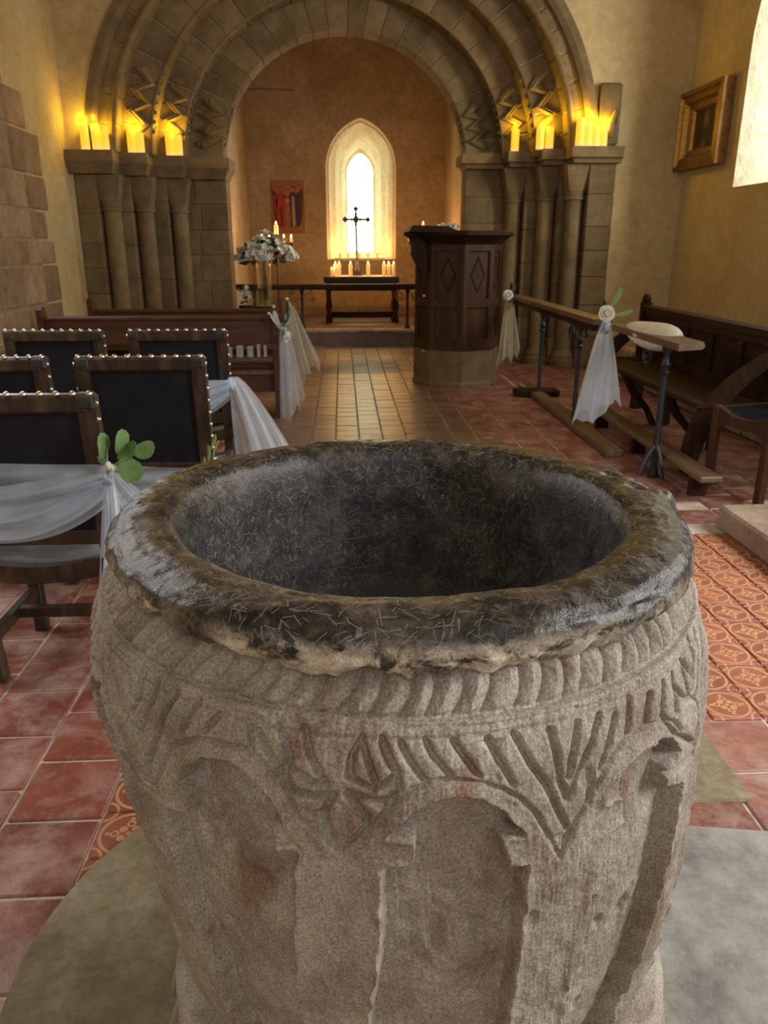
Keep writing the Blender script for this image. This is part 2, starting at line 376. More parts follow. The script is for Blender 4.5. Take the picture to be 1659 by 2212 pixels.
# blackened, waxed rim: dark with straw coloured scratches and pale chips
n = N('rim_stone'); co = n.coord('pos')
a = n.noise(co, 26, 6, .7); col = n.ramp(a, [(.38, (.010, .010, .012)), (.56, (.036, .031, .026)), (.70, (.125, .100, .076))])
uvc = n.n('ShaderNodeTexCoord').outputs['UV']
tot = None
def vm(op, a, b=None):
    x_ = n.n('ShaderNodeVectorMath', operation=op); n.l(a, x_.inputs[0])
    if b is not None: n.l(b, x_.inputs[1])
    return x_
for sc_, wd_, keep in ((31, .020, .45), (43, .026, .35), (58, .036, .25), (83, .045, .35), (45, .11, .72)):
    vo = n.n('ShaderNodeTexVoronoi', voronoi_dimensions='2D'); vo.inputs['Scale'].default_value = sc_; n.l(uvc, vo.inputs['Vector'])
    d = vm('SUBTRACT', uvc, vo.outputs['Position']).outputs[0]; x_ = n.n('ShaderNodeVectorMath', operation='SCALE'); x_.inputs['Scale'].default_value = sc_; n.l(d, x_.inputs[0]); d = x_.outputs[0]
    x_ = n.n('ShaderNodeVectorMath', operation='SUBTRACT'); n.l(vo.outputs['Color'], x_.inputs[0]); x_.inputs[1].default_value = (.5, .5, .5); y_ = n.n('ShaderNodeVectorMath', operation='MULTIPLY'); n.l(x_.outputs[0], y_.inputs[0]); y_.inputs[1].default_value = (1, 1, 0); di = vm('NORMALIZE', y_.outputs[0]).outputs[0]
    ln_ = vm('LENGTH', vm('CROSS_PRODUCT', d, di).outputs[0]).outputs['Value']; al_ = n.math('ABSOLUTE', vm('DOT_PRODUCT', d, di).outputs['Value'])
    sp_ = n.n('ShaderNodeSeparateColor'); n.l(vo.outputs['Color'], sp_.inputs[0])
    s_ = n.math('MULTIPLY', n.math('LESS_THAN', ln_, wd_), n.math('MULTIPLY', n.math('LESS_THAN', al_, .42 if wd_ < .09 else .22), n.math('GREATER_THAN', sp_.outputs[1], keep)))
    tot = s_ if tot is None else n.math('MAXIMUM', tot, s_)
col = n.mix(n.math('MULTIPLY', tot, n.ramp(n.noise(co, 6, 3), [(.35, .12), (.6, .58)])), col, (.27, .225, .17))
patch = n.ramp(n.noise(co, 11, 7, .7, .3), [(.53, 0.0), (.64, .8)])
g = n.n('ShaderNodeVertexColor', layer_name='chip'); chip = n.n('ShaderNodeSeparateColor'); n.l(g.outputs[0], chip.inputs[0])
col = n.mix(n.math('MULTIPLY', patch, .55), col, (.165, .128, .092))
chipf = n.math('MULTIPLY', n.ramp(n.noise(co, 28, 6, .72, .5), [(.40, 0.0), (.51, 1.0)]), chip.outputs[0])
fine = n.ramp(n.noise(co, 300, 3, .7), [(.3, .65), (.7, 1.35)])
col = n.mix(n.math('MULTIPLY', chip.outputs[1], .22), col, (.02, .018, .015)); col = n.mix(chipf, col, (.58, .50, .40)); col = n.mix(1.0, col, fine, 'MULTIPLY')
rough = n.math('ADD', n.math('MULTIPLY_ADD', a, .38, .08), n.math('ADD', n.math('MULTIPLY', chipf, .4), n.math('MULTIPLY', chip.outputs[1], .32)))
hb = n.math('ADD', n.math('MULTIPLY', n.noise(co, 70, 5, .7), 1.0), n.math('MULTIPLY', tot, .3))
M['rim_stone'] = n.done(n.bsdf(col, rough, 0, n.bump(hb, .5, .004), .36))

# old portrait (flat painting)
n = N('old_portrait'); co = n.coord('obj'); a = n.noise(co, 9, 4); col = n.ramp(a, [(.3, (.012, .008, .005)), (.7, (.05, .032, .018))])
sp = n.n('ShaderNodeSeparateXYZ'); n.l(co, sp.inputs[0])
def blob(cy, cz, ry, rz):
    d = n.math('ADD', n.math('POWER', n.math('DIVIDE', n.math('SUBTRACT', sp.outputs[1], cy), ry), 2.), n.math('POWER', n.math('DIVIDE', n.math('SUBTRACT', sp.outputs[2], cz), rz), 2.))
    return n.ramp(d, [(.25, .55), (1, 0.0)])
col = n.mix(blob(0, .08, .07, .10), col, (.22, .14, .07)); col = n.mix(blob(.02, -.18, .09, .10), col, (.16, .10, .05)); M['portrait'] = n.done(n.bsdf(col, .35))

# ------------------------------------------------------------------ structure: room shell
XL, XR, YA, YE, ZC = -2.72, 3.57, 8.60, 13.40, 5.2      # nave walls, arch wall, east wall, ceiling
ACX = .056
def polywall(outer, holes, f3):
    """flat wall with holes: list of 2-D loops, f3 maps to 3-D"""
    loops = [outer]+holes; flat = [p for lp in loops for p in lp]
    tri = tessellate_polygon([[Vector((p[0], p[1], 0)) for p in lp] for lp in loops])
    m = MB(); m.add([f3(*p) for p in flat], [tuple(t) for t in tri]); return m
def loft(m, A, B):
    n_ = len(A); return m.add(list(A)+list(B), [(i, (i+1) % n_, n_+(i+1) % n_, n_+i) for i in range(n_)])
def lancet(cx, hw, z0, zs, za, n_=14):
    """pointed arch outline, anticlockwise in x-z"""
    h = za-zs; r = (hw*hw+h*h)/(2*hw); amax = math.atan2(h, r-hw)
    right = [(cx+hw-r+r*math.cos(amax*i/n_), zs+r*math.sin(amax*i/n_)) for i in range(n_+1)]
    left = [(2*cx-x, z) for x, z in reversed(right[:-1])]
    return [(cx+hw, z0)]+right+left+[(cx-hw, z0)]

# floors
fl = structure(link(MB().box((XL-.3, -4.2, -.12), (XR+.3, 10.75, -.007)).mesh('floor', M['grout']), 'floor'))
cf = structure(link(MB().box((-1.55, 10.72, -.02), (1.75, 13.5, .196)).mesh('floor_chancel', M['aisle_tile']), 'floor_chancel'))
structure(link(MB().box((XL-.3, -4.2, ZC), (XR+.3, 14.2, ZC+.1)).mesh('ceiling', M['plaster']), 'ceiling'))
for i in range(3):
    x0 = -1.5+i*1.08; link(MB().box((x0+.004, 10.70, .165), (x0+1.074, 11.05, .205), .01).mesh('step_slab', M['flag_grey']), 'step_slab', cf)
# nave side walls with window openings
def sidewall(name, X, wins, mat, outx):
    """wins: (y0,y1,z0,zs,za) openings with splayed reveals going to outx"""
    holes = [[(p[0], p[1]) for p in lancet((a+b)/2, (b-a)/2, z0, zs, za)] for a, b, z0, zs, za in wins]
    m = polywall([(-4.2, -.1), (YA+1.15, -.1), (YA+1.15, ZC), (-4.2, ZC)], holes, lambda y, z: (X, y, z))
    wl = structure(link(m.mesh(name, mat), name))
    for k, (a, b, z0, zs, za) in enumerate(wins):
        cy = (a+b)/2; s_ = .45
        A = [(X, p[0], p[1]) for p in lancet(cy, (b-a)/2, z0, zs, za)]
        B2 = lancet(cy, (b-a)/2*s_, z0+.28, zs-.05, za-.30); B = [(outx, p[0], p[1]) for p in B2]
        rv = loft(MB(), A, B); link(rv.mesh('window_reveal', M['plaster_white'], True), 'window_reveal', wl)
        glz = MB(); glz.add([(outx+.02*np.sign(outx), p[0], p[1]) for p in B2], [tuple(t) for t in tessellate_polygon([[Vector((p[0], p[1], 0)) for p in B2]])])
        g_ = structure(link(glz.mesh('window_pane', M['day_glass']), 'window_%d' % WN[0])); WN[0] += 1
    return wl
WN = [2]
wr = sidewall('wall_right', XR, [(5.30, 7.44, 1.80, 2.9, 3.9), (1.9, 3.3, 1.7, 2.6, 3.4), (-.9, 1.1, 1.5, 2.7, 3.5)], M['plaster'], 4.5)
wl = sidewall('wall_left', XL, [(2.0, 3.8, 1.6, 2.7, 3.5), (5.0, 6.5, 1.75, 2.8, 3.5)], M['plaster'], -3.5)
ww = polywall([(XL-.1, -.1), (XR+.1, -.1), (XR+.1, ZC), (XL-.1, ZC)], [], lambda x, z: (x, -3.6, z))
structure(link(ww.mesh('wall_west', M['plaster']), 'wall_west'))

# ---- chancel arch wall
Z0 = 2.185
ARC = [(2.57, 2.38, 8.52), (2.30, 2.10, 8.60), (1.99, 1.81, 8.85), (1.70, 1.56, 9.10), (1.335, 1.265, 9.35)]   # half width, rise, front plane
def ell(a, b, t): return (ACX+a*math.cos(t), Z0+b*math.sin(t))
hood = [ell(2.52, 2.33, PI*i/40) for i in range(41)]
hole = [(2.85, -.1), (2.85, 2.2)]+hood+[(-2.69, 2.2), (-2.69, -.1)]
outer = [(XR+.1, -.1), (XR+.1, ZC), (XL-.1, ZC), (XL-.1, -.1)]
mw = polywall(outer+list(reversed(hole)), [], lambda x, z: (x, YA, z)); wa = structure(link(mw.mesh('wall_chancel_arch', M['plaster']), 'wall_chancel_arch'))
# chancel side of the same wall
hole2 = [(1.41, .0), (1.41, 2.2)]+[ell(1.345, 1.275, PI*i/40) for i in range(41)]+[(-1.285, 2.2), (-1.285, 0)]
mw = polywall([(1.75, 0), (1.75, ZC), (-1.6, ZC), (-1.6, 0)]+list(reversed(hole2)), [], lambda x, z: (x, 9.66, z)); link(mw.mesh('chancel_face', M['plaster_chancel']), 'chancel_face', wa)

# stepped jambs: side -1 (north) and +1 (south); positions of steps
ST = {-1: dict(out=-2.69, e=[-2.48, -2.20, -1.88, -1.27], zt=2.19, zb=1.98), 1: dict(out=2.86, e=[2.585, 2.34, 2.03, 1.40], zt=2.25, zb=2.10)}
PLN = [8.60, 8.85, 9.10, 9.35]
for sd, d in ST.items():
    e = d['e']; r_ = random.Random(sd+5)
    prof = [(d['out'], PLN[0]+.012)]
    for k in range(4):
        prof.append((e[k]+sd*.012, PLN[k]+.012))
        if k < 3: prof.append((e[k]+sd*.012, PLN[k+1]+.012))
    prof += [(e[3]+sd*.012, 9.655), (d['out'], 9.655)]
    core = MB().prism(prof, 0, d['zb'], 'z'); link(core.mesh('jamb_core', M['dark_mortar']), 'jamb_core', wa)
    xs = [d['out']]+e
    for k in range(4):
        z = .0; zs = [0]
        while z < d['zb']-.18: z += r_.uniform(.24, .36); zs.append(min(z, d['zb']-.0))
        zs[-1] = d['zb']
        back = 9.65 if k == 3 else PLN[k+1]+.05
        for z0, z1 in zip(zs[:-1], zs[1:]):
            xa, xb = xs[k], xs[k+1]
            if k > 0: xa = xs[k]
            pr = r_.uniform(0, .006)
            splits = [(xa, xb)]
            if k == 3 and r_.random() < .45: mid = xa+(xb-xa)*r_.uniform(.4, .6); splits = [(xa, mid), (mid, xb)]
            for a_, b_ in splits:
                o = MB().box((a_+.003, PLN[k]-pr, z0+.004), (b_-sd*.0-(.003 if b_ > a_ else -.003)*(b_ != xb), back, z1-.004), .006)
                link(o.mesh('ashlar_block', M['ashlar']), 'ashlar_block', wa)
    # impost: chamfered slab following the steps
    def stepline(off, yo):
        pts = [(d['out']+sd*.02, PLN[0]-yo)]
        for k in range(4):
            pts.append((e[k]-sd*off, PLN[k]-yo))
            if k < 3: pts.append((e[k]-sd*off, PLN[k+1]-yo))
        return pts+[(e[3]-sd*off, 9.70), (d['out']+sd*.02, 9.70)]
    # impost carries over the shafts: shift the steps by the shaft recess
    def impline(off, z):
        pts = [(d['out']+sd*.03, 8.60-off-.06), (e[0]-sd*(.19+off*.6), 8.60-off-.06)]
        for k in range(1, 4):
            x_ = e[k-1]-sd*(.19+off*.6)
            pts.append((x_, PLN[k]-.06-off)) if k < 3 else pts.append((x_, PLN[3]-.10-off))
            xn = e[k]-sd*(.19+off*.6) if k < 3 else e[3]-sd*(off+.0)
            pts.append((xn, PLN[k]-.06-off if k < 3 else PLN[3]-.10-off))
        pts += [(e[3]-sd*off, 9.70), (d['out']+sd*.03, 9.70)]
        return [(x, y, z) for x, y in pts]
    m = MB(); zt, zb = d['zt'], d['zb']; Ls = [impline(.0, zb), impline(.02, zb+.04), impline(.065, zt-.10), impline(.065, zt)]
    for A, B in zip(Ls[:-1], Ls[1:]): loft(m, A, B)
    for Lp in (Ls[0], Ls[-1]): m.add(Lp, [tuple(t) for t in tessellate_polygon([[Vector((p[0], p[1], 0)) for p in Lp]])])
    link(m.mesh('impost', M['ashlar']), 'impost', wa)
    # nook shafts with cushion-like capitals and bases
    for k in range(3):
        cx, cy = e[k]-sd*.095, PLN[k+1]-.095
        zc = d['zb']-.345
        link(MB().lathe([(.092, .18), (.092, zc)], 18, (cx, cy, 0)).mesh('shaft', M['ashlar'], True), 'shaft', wa)
        link(MB().lathe([(.15, 0), (.15, .07), (.13, .09), (.135, .12), (.11, .15), (.1, .18)], 18, (cx, cy, 0)).mesh('shaft_base', M['ashlar'], True), 'shaft_base', wa)
        n_ = 24; cap = MB()
        def ringc(t):
            out = []
            for i in range(n_):
                th = 2*PI*i/n_; q = max(abs(math.cos(th)), abs(math.sin(th)))
                rr = (1-t)*.098+t*.155/max(q, .72)*.95; out.append((cx+rr*math.cos(th), cy+rr*math.sin(th), zc+.03+t*.31))
            return out
        rings = [[(cx+.11*math.cos(2*PI*i/n_), cy+.11*math.sin(2*PI*i/n_), zc) for i in range(n_)], [(cx+.112*math.cos(2*PI*i/n_), cy+.112*math.sin(2*PI*i/n_), zc+.025) for i in range(n_)]]+[ringc(t) for t in (0, .2, .45, .7, .9, 1)]
        for A, B in zip(rings[:-1], rings[1:]): loft(cap, A, B)
        link(cap.mesh('capital', M['ashlar'], True), 'capital', wa)

# arch orders: rings of separate voussoirs
NV = [27, 25, 23, 21]
def vouss(a0, b0, a1, b1, t0, t1, y0, y1, seg=2, c=.007):
    m = MB(); pts = []
    for i in range(seg+1): pts.append(ell(a0+c*0, b0, t0+(t1-t0)*i/seg))
    for i in range(seg, -1, -1): pts.append(ell(a1, b1, t0+(t1-t0)*i/seg))
    cx = sum(p[0] for p in pts)/len(pts); cz = sum(p[1] for p in pts)/len(pts)
    ins = []
    for x, z in pts:
        d = Vector((cx-x, cz-z)); d = d/max(d.length, 1e-6)*c*1.6; ins.append((x+d.x, z+d.y))
    n_ = len(pts); F = [(x, y0, z) for x, z in ins]; A = [(x, y0+c, z) for x, z in pts]; B = [(x, y1, z) for x, z in pts]
    m.add(F, [tuple(t) for t in tessellate_polygon([[Vector((p[0], p[2], 0)) for p in F]])]); loft(m, F, A); loft(m, A, B)
    return m
for k in range(4):
    a1, b1, _ = ARC[k]; a0, b0, yf = ARC[k+1]; yf = [8.60, 8.85, 9.10, 9.35][k]
    # order k: inner edge is the next tabulated line
    inner = ARC[k+1]; outer_ = (ARC[k][0]+.05, ARC[k][1]+.05) if k else (2.52, 2.33)
    yb = 9.65 if k == 3 else yf+.27
    ring = MB(); A_ = [ell(inner[0]+.012, inner[1]+.012, PI*i/48) for i in range(49)]; B_ = [ell(outer_[0], outer_[1], PI*i/48) for i in range(49)]
    for Y in (yf+.012,):
        ring.add([(x, Y, z) for x, z in A_]+[(x, Y, z) for x, z in B_], [(i, i+1, 50+i, 49+i) for i in range(48)])
    ring.add([(x, yf+.012, z) for x, z in A_]+[(x, yb, z) for x, z in A_], [(i, i+1, 50+i, 49+i) for i in range(48)])
    link(ring.mesh('arch_mortar', M['mortar']), 'arch_mortar', wa)
    t = 0; r_ = random.Random(k+31); n_ = NV[k]; ts = [0]
    while ts[-1] < PI-.06: ts.append(ts[-1]+PI/n_*r_.uniform(.8, 1.2))
    ts = [x*PI/ts[-1] for x in ts]
    for t0, t1 in zip(ts[:-1], ts[1:]):
        g = .0045; pr = r_.uniform(0, .008)
        link(vouss(inner[0], inner[1], outer_[0], outer_[1], t0+g, t1-g, yf-pr, yb).mesh('voussoir', M['ashlar']), 'voussoir', wa)
# rolls along the edges of the orders, and the hood mould
def roll(a, b, y, r, nm, t0=0, t1=PI):
    m = MB().tube([(*ell(a, b, t0+(t1-t0)*i/60)[:1], y, ell(a, b, t0+(t1-t0)*i/60)[1]) for i in range(61)], r, 8)
    link(m.mesh(nm, M['ashlar'], True), nm, wa)
roll(2.32, 2.12, 8.60, .032, 'roll_moulding'); roll(2.005, 1.825, 8.855, .016, 'roll_moulding'); roll(1.71, 1.57, 9.105, .012, 'roll_moulding')
hd = MB()
hp = [[(ell(a, b, PI*i/60)[0], y, ell(a, b, PI*i/60)[1]) for i in range(61)] for a, b, y in ((2.45, 2.26, 8.62), (2.45, 2.26, 8.55), (2.50, 2.31, 8.515), (2.57, 2.38, 8.52), (2.585, 2.395, 8.62))]
for A, B in zip(hp[:-1], hp[1:]): hd.add(A+B, [(i, i+1, 62+i, 61+i) for i in range(60)])
link(hd.mesh('hood_mould', M['ashlar'], True), 'hood_mould', wa)
# chevron and fan carving on the springers
for sd in (-1, 1):
    for k in (1, 2, 3):
        a0, b0, yf = ARC[k+1][0], ARC[k+1][1], PLN[k]; a1, b1 = ARC[k][0], ARC[k][1]
        T0 = (lambda t: t) if sd > 0 else (lambda t: PI-t)
        for lay in range(2):
            zig = MB(); pts = []
            for i in range(7):
                t = T0(.10+.05*i); s_ = (.30 if i % 2 else .72)+lay*.16-.1; a = a0+(a1-a0)*s_; b = b0+(b1-b0)*s_; x, z = ell(a, b, t); pts.append((x, yf-.012, z))
            zig.tube(pts, .045 if lay == 0 else .032, 6); link(zig.mesh('chevron_carving', M['ashlar']), 'chevron_carving', wa)
        # fans on the soffit
        for i in range(7):
            t = T0(.12+.05*i); x, z = ell(a0-.004, b0-.004, t); y0 = yf+.02
            x2, z2 = ell(a0-.004, b0-.004, T0(.16+.022*i)); link(MB().tube([(x, y0, z), (x2, y0+.21, z2)], [.022, .008], 6).mesh('fan_rib', M['ashlar']), 'fan_rib', wa)
# block and curled stop at the south end of the hood
link(MB().box((2.61, 8.515, 2.26), (2.83, 8.62, 2.83), .02).mesh('corbel_block', M['ashlar']), 'corbel_block', wa)
link(MB().tube([(2.74, 8.51, 2.34), (2.735, 8.50, 2.46), (2.765, 8.49, 2.55), (2.80, 8.50, 2.48), (2.78, 8.51, 2.42)], [.035, .04, .035, .025, .015], 8).mesh('curled_stop', M['ashlar'], True), 'curled_stop', wa)

# ---- chancel walls, east wall and window
CX0, CX1 = -1.465, 1.66
for nm, X in (('wall_chancel_left', CX0), ('wall_chancel_right', CX1)):
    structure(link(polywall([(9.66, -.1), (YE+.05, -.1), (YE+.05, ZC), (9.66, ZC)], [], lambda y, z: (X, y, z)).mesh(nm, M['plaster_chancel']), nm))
WC = .323
outl = lancet(WC, .562, 1.08, 2.45, 3.18); mid = lancet(WC, .53, 1.09, 2.45, 3.14); inn = lancet(WC, .212, 1.21, 2.42, 2.735)
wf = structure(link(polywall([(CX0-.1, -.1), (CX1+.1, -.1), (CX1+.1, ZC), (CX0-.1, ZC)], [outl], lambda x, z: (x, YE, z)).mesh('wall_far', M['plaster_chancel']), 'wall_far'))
m = MB(); loft(m, [(x, YE, z) for x, z in outl], [(x, YE+.015, z) for x, z in lancet(WC, .548, 1.085, 2.45, 3.165)])
loft(m, [(x, YE+.015, z) for x, z in lancet(WC, .548, 1.085, 2.45, 3.165)], [(x, YE+.05, z) for x, z in lancet(WC, .54, 1.087, 2.45, 3.155)])
loft(m, [(x, YE+.05, z) for x, z in lancet(WC, .54, 1.087, 2.45, 3.155)], [(x, YE+.055, z) for x, z in lancet(WC, .515, 1.095, 2.45, 3.12)])
link(m.mesh('window_moulding', M['plaster_white']), 'window_moulding', wf)
def wob(x, y, z, k): return (x+.012*math.sin(z*9+k)*math.sin(y*14), y, z+.008*math.sin(x*13+y*11))
m = MB(); prev = [(x, YE+.055, z) for x, z in lancet(WC, .515, 1.095, 2.45, 3.12)]
for i in range(1, 9):
    t = i/8; A = lancet(WC, .515, 1.095, 2.45, 3.12); B = lancet(WC, .25, 1.19, 2.43, 2.80)
    cur = [wob(a[0]*(1-t)+b[0]*t, YE+.055+.50*t, a[1]*(1-t)+b[1]*t, i) if i < 8 else (b[0], YE+.555, b[1]) for a, b in zip(A, B)]; loft(m, prev, cur); prev = cur
loft(m, prev, [(x, YE+.60, z) for x, z in inn])
link(m.mesh('window_reveal', M['plaster_white'], True), 'window_reveal', wf)
w1 = structure(link(MB().prism(inn, YE+.605, YE+.615, 'y').mesh('window_1', M['bright_glass']), 'window_1'))
# leaded quarries
ld = MB(); hw = .205
def inl(x, z):
    if z < 1.215: return False
    h = 2.735-2.42; r0 = (.212**2+h*h)/(2*.212)
    if z < 2.42: return abs(x-WC) < .208
    return abs(x-WC) < .212-r0+math.sqrt(max(r0*r0-(z-2.42)**2, 0))-.004
for sgn in (1, -1):
    for k in range(-6, 34):
        c0 = 1.2+k*.085; run = []
        for i in range(61):
            x = WC-.212+.424*i/60; z = c0+sgn*(x-WC)*1.5
            if inl(x, z): run.append((x, YE+.60, z))
        if len(run) > 2: ld.tube([run[0], run[-1]], .003, 4)
for z in (1.55, 1.9, 2.32): ld.box((WC-.21, YE+.595, z-.006), (WC+.21, YE+.602, z+.006))
link(ld.mesh('lead_cames', M['iron']), 'lead_cames', w1)
# ledge crack on the east wall
link(MB().tube([(-1.45, YE-.004, 3.555), (-1.2, YE-.004, 3.56), (-.7, YE-.004, 3.55)], .012, 5).mesh('ledge', M['dark_mortar']), 'ledge', wf)
wd = structure(link(polywall(lancet(10.2, .4, 1.6, 2.6, 3.1), [], lambda y, z: (CX1-.01, y, z)).mesh('chancel_window', M['day_glass']), 'window_%d' % WN[0])); WN[0] += 1
w6 = structure(link(MB().prism(lancet(.3, .8, 1.7, 3.1, 4.0), -3.6, -3.57, 'y').mesh('west_fill_window', M['day_glass']), 'window_%d' % WN[0])); WN[0] += 1  # unseen window added to go with the west fill lamp

# ---- exposed stones on the north wall
r_ = random.Random(3)
z = .0
while z < 3.0:
    h = r_.uniform(.2, .36); yend = (7.80 if z < 2.0 else 7.55 if z < 2.3 else 7.2)+r_.uniform(-.07, .09); y = yend
    while y > (6.75 if z+h > 1.7 else 5.2):
        wd_ = r_.uniform(.22, .5); o = MB().box((XL-.02, y-wd_+.008, z+.007), (XL+.008+r_.uniform(0, .008), y-.008, z+h-.007), .012)
        link(o.mesh('wall_stone', M['rubble']), 'wall_stone', wl); y -= wd_
    z += h
link(MB().box((XL-.01, 5.2, 0), (XL+.004, 7.5, 1.7)).box((XL-.01, 6.56, 1.7), (XL+.004, 7.15, 3.0)).mesh('stone_mortar', M['mortar']), 'stone_mortar', wl)
# low rubble footing along the south wall
r_ = random.Random(11); link(MB().box((2.86, 3.55, 0), (XR, 8.55, .30)).mesh('footing_core', M['mortar']), 'footing_core', wr)
y = 3.55
while y < 8.4:
    wd_ = r_.uniform(.22, .42)
    for z0, z1 in ((.0, .16), (.165, .325)): link(MB().box((2.80+r_.uniform(0, .03), y+.006, z0+.004), (3.2, y+wd_-.006, z1), .02).mesh('footing_stone', M['rubble']), 'footing_stone', wr)
    y += wd_

# ------------------------------------------------------------------ floor tiles
def tilemesh(name, sx, sy, mat, g=.006, h=.012, c=.0035):
    return MB().box((-sx/2+g/2, -sy/2+g/2, -h), (sx/2-g/2, sy/2-g/2, 0), c).mesh(name, mat)
tm = tilemesh('tile', .231, .231, M['tile'], .010); ta = tilemesh('aisle_tile', .168, .168, M['aisle_tile'], .006); tp = tilemesh('patterned_tile', .15, .15, M['patterned_tile'], .003)
def lay(nm, me, cells, score):
    cells.sort(key=score); stuff = MB(); v0 = [tuple(v.co) for v in me.vertices]; f0 = [tuple(p.vertices) for p in me.polygons]
    for i, (x, y) in enumerate(cells):
        z = rnd.uniform(-.0022, .0012); ro = (rnd.uniform(-.006, .006), rnd.uniform(-.006, .006), rnd.uniform(-.008, .008))
        if i < 295: link(me, nm, fl, (x, y, z), ro)
        else: stuff.add([(a+x, b+y, c+z) for a, b, c in v0], f0)
    if len(cells) > 295: o = link(stuff.mesh(nm+'_rest', me.materials[0]), nm+'_rest', fl); o['kind'] = 'stuff'
red = []; T_ = .231
def inplinth(x, y): return math.hypot(x-.10, y-1.04) < .60 or (.5 < x < 1.45 and y < 1.25)
for i in range(-11, 19):
    for j in range(-2, 46):
        x = -.597-T_/2+(-i)*T_ if i <= 0 else None
        off = .5 if (i % 2) else 0
        if i <= 0:
            x = -.597-T_/2+i*T_; y = 1.425+(j-3+off)*T_
        else: continue
        if x < XL+.05 or y > 9.5: continue
        if y > 4.15 and x > -.55: continue
        red.append((x, y))
for i in range(-3, 20):           # right of the patterned strip and under the rails
    for j in range(-8, 40):
        x = .97+T_/2+(i-2)*T_; y = 1.862-T_/2-.0+(j)*T_+(.5*T_ if i % 2 and j > 8 else 0)
        if x > 3.5 or y > 9.5: continue
        if 1.86 < y < 3.5 and x < 1.92: continue
        if y > 3.4 and x < 1.05 or y > 1.86 and x < .62: continue
        if inplinth(x, y): continue
        red.append((x, y))
def vis_red(p):
    x, y = p; hid = 0
    if y < .85: hid += 50
    if y < 3.6 and -.42 < x < .7: hid += 20
    return y+abs(x)*.15+hid+(3 if y > 5 else 0)
lay('tile', tm, red, vis_red)
ais = []
for i in range(-2, 9):
    for j in range(0, 44):
        x = -.234+(i-.5)*.168+.0; y = 3.42+(j+.5)*.168+(.05 if i % 2 else 0)
        if y > 10.68: continue
        if i < -1 and y > 4.2: pass
        ais.append((x, y))
lay('aisle_tile', ta, ais, lambda p: p[1]+(30 if p[1] < 4.4 else 0))
pat = []
for i in range(0, 17):
    for j in range(-2, 17):
        x = -.597+(i+.5)*.15; y = 1.862-.0+(j-3+.5)*.15
        if y > 3.42: continue
        if y < 1.86 and x > .1: continue
        if x > 1.93 or inplinth(x, y): continue
        pat.append((x, y))
lay('patterned_tile', tp, pat, lambda p: (0 if p[0] > .55 else 9)+(-5 if p[0] < -.4 and p[1] < 1.8 else 0)+p[1])
# odd worn stone let into the tiles beside the plinth
link(MB().box((.80, 1.52, -.03), (1.0, 1.86, .004), .006).mesh('flagstone', M['flag']), 'flagstone', fl)

# ------------------------------------------------------------------ the font
CYF = 1.01
ZK = [0, .12, .2, .28, .36, .44, .52, .6, .68, .76, .8, .84, .87, .9, .92, .94]
RK = [.30, .328, .346, .363, .383, .395, .405, .412, .4175, .419, .418, .413, .404, .385, .365, .33]
CK = [.117, .115, .1125, .1055, .1015, .097, .092, .0875, .0815, .0735, .0715, .070, .070, .070, .070, .070]
def sm(arr, k): 
    w_ = np.hanning(2*k+3)[1:-1]; w_ /= w_.sum(); return np.convolve(np.pad(arr, k, mode='edge'), w_, 'valid')
zz = np.linspace(.15, .94, 2000); rr = sm(np.interp(zz, ZK, RK), 30); cc = sm(np.interp(zz, ZK, CK), 60)
ss = np.concatenate([[0], np.cumsum(np.hypot(np.diff(rr), np.diff(zz)))])
def s_of(z): return np.interp(z, zz, ss)
sA = s_of(.45); rows = np.concatenate([np.linspace(0, sA, 110, endpoint=False), np.linspace(sA, ss[-1], 460)])
thf = np.concatenate([np.linspace(-100, 100, 1150), np.linspace(100, 260, 140)[1:-1]]); TH = np.radians(thf)
Zr = np.interp(rows, ss, zz); Rr = np.interp(rows, ss, rr); Cr = np.interp(rows, ss, cc)
dr = np.gradient(Rr, rows); dz = np.gradient(Zr, rows)
U, V = np.meshgrid(thf, rows); D = np.zeros_like(U); KU = math.radians(1)*.41
def seg_stamp(poly, depth, width, rot=0, kind='groove'):
    global D
    P = np.array([((a+rot+100) % 360-100, s_of(z)) for a, z in poly], float)
    if np.ptp(P[:, 0]) > 60: return
    c0, c1 = np.searchsorted(thf, [P[:, 0].min()-2.2, P[:, 0].max()+2.2]); r0, r1 = np.searchsorted(rows, [P[:, 1].min()-.014, P[:, 1].max()+.014])
    if c1 <= c0 or r1 <= r0: return
    u = U[r0:r1, c0:c1]*KU; v = V[r0:r1, c0:c1]; best = np.full(u.shape, 9.)
    for (a, b), (c, d) in zip(P[:-1], P[1:]):
        a *= KU; c *= KU; L2 = (c-a)**2+(d-b)**2+1e-12; t = np.clip(((u-a)*(c-a)+(v-b)*(d-b))/L2, 0, 1)
        best = np.minimum(best, np.hypot(u-a-t*(c-a), v-b-t*(d-b)))
    if kind == 'groove': D[r0:r1, c0:c1] = np.minimum(D[r0:r1, c0:c1], -depth*np.exp(-(best/width)**2))
    else: D[r0:r1, c0:c1] += depth*np.exp(-(best/width)**2)
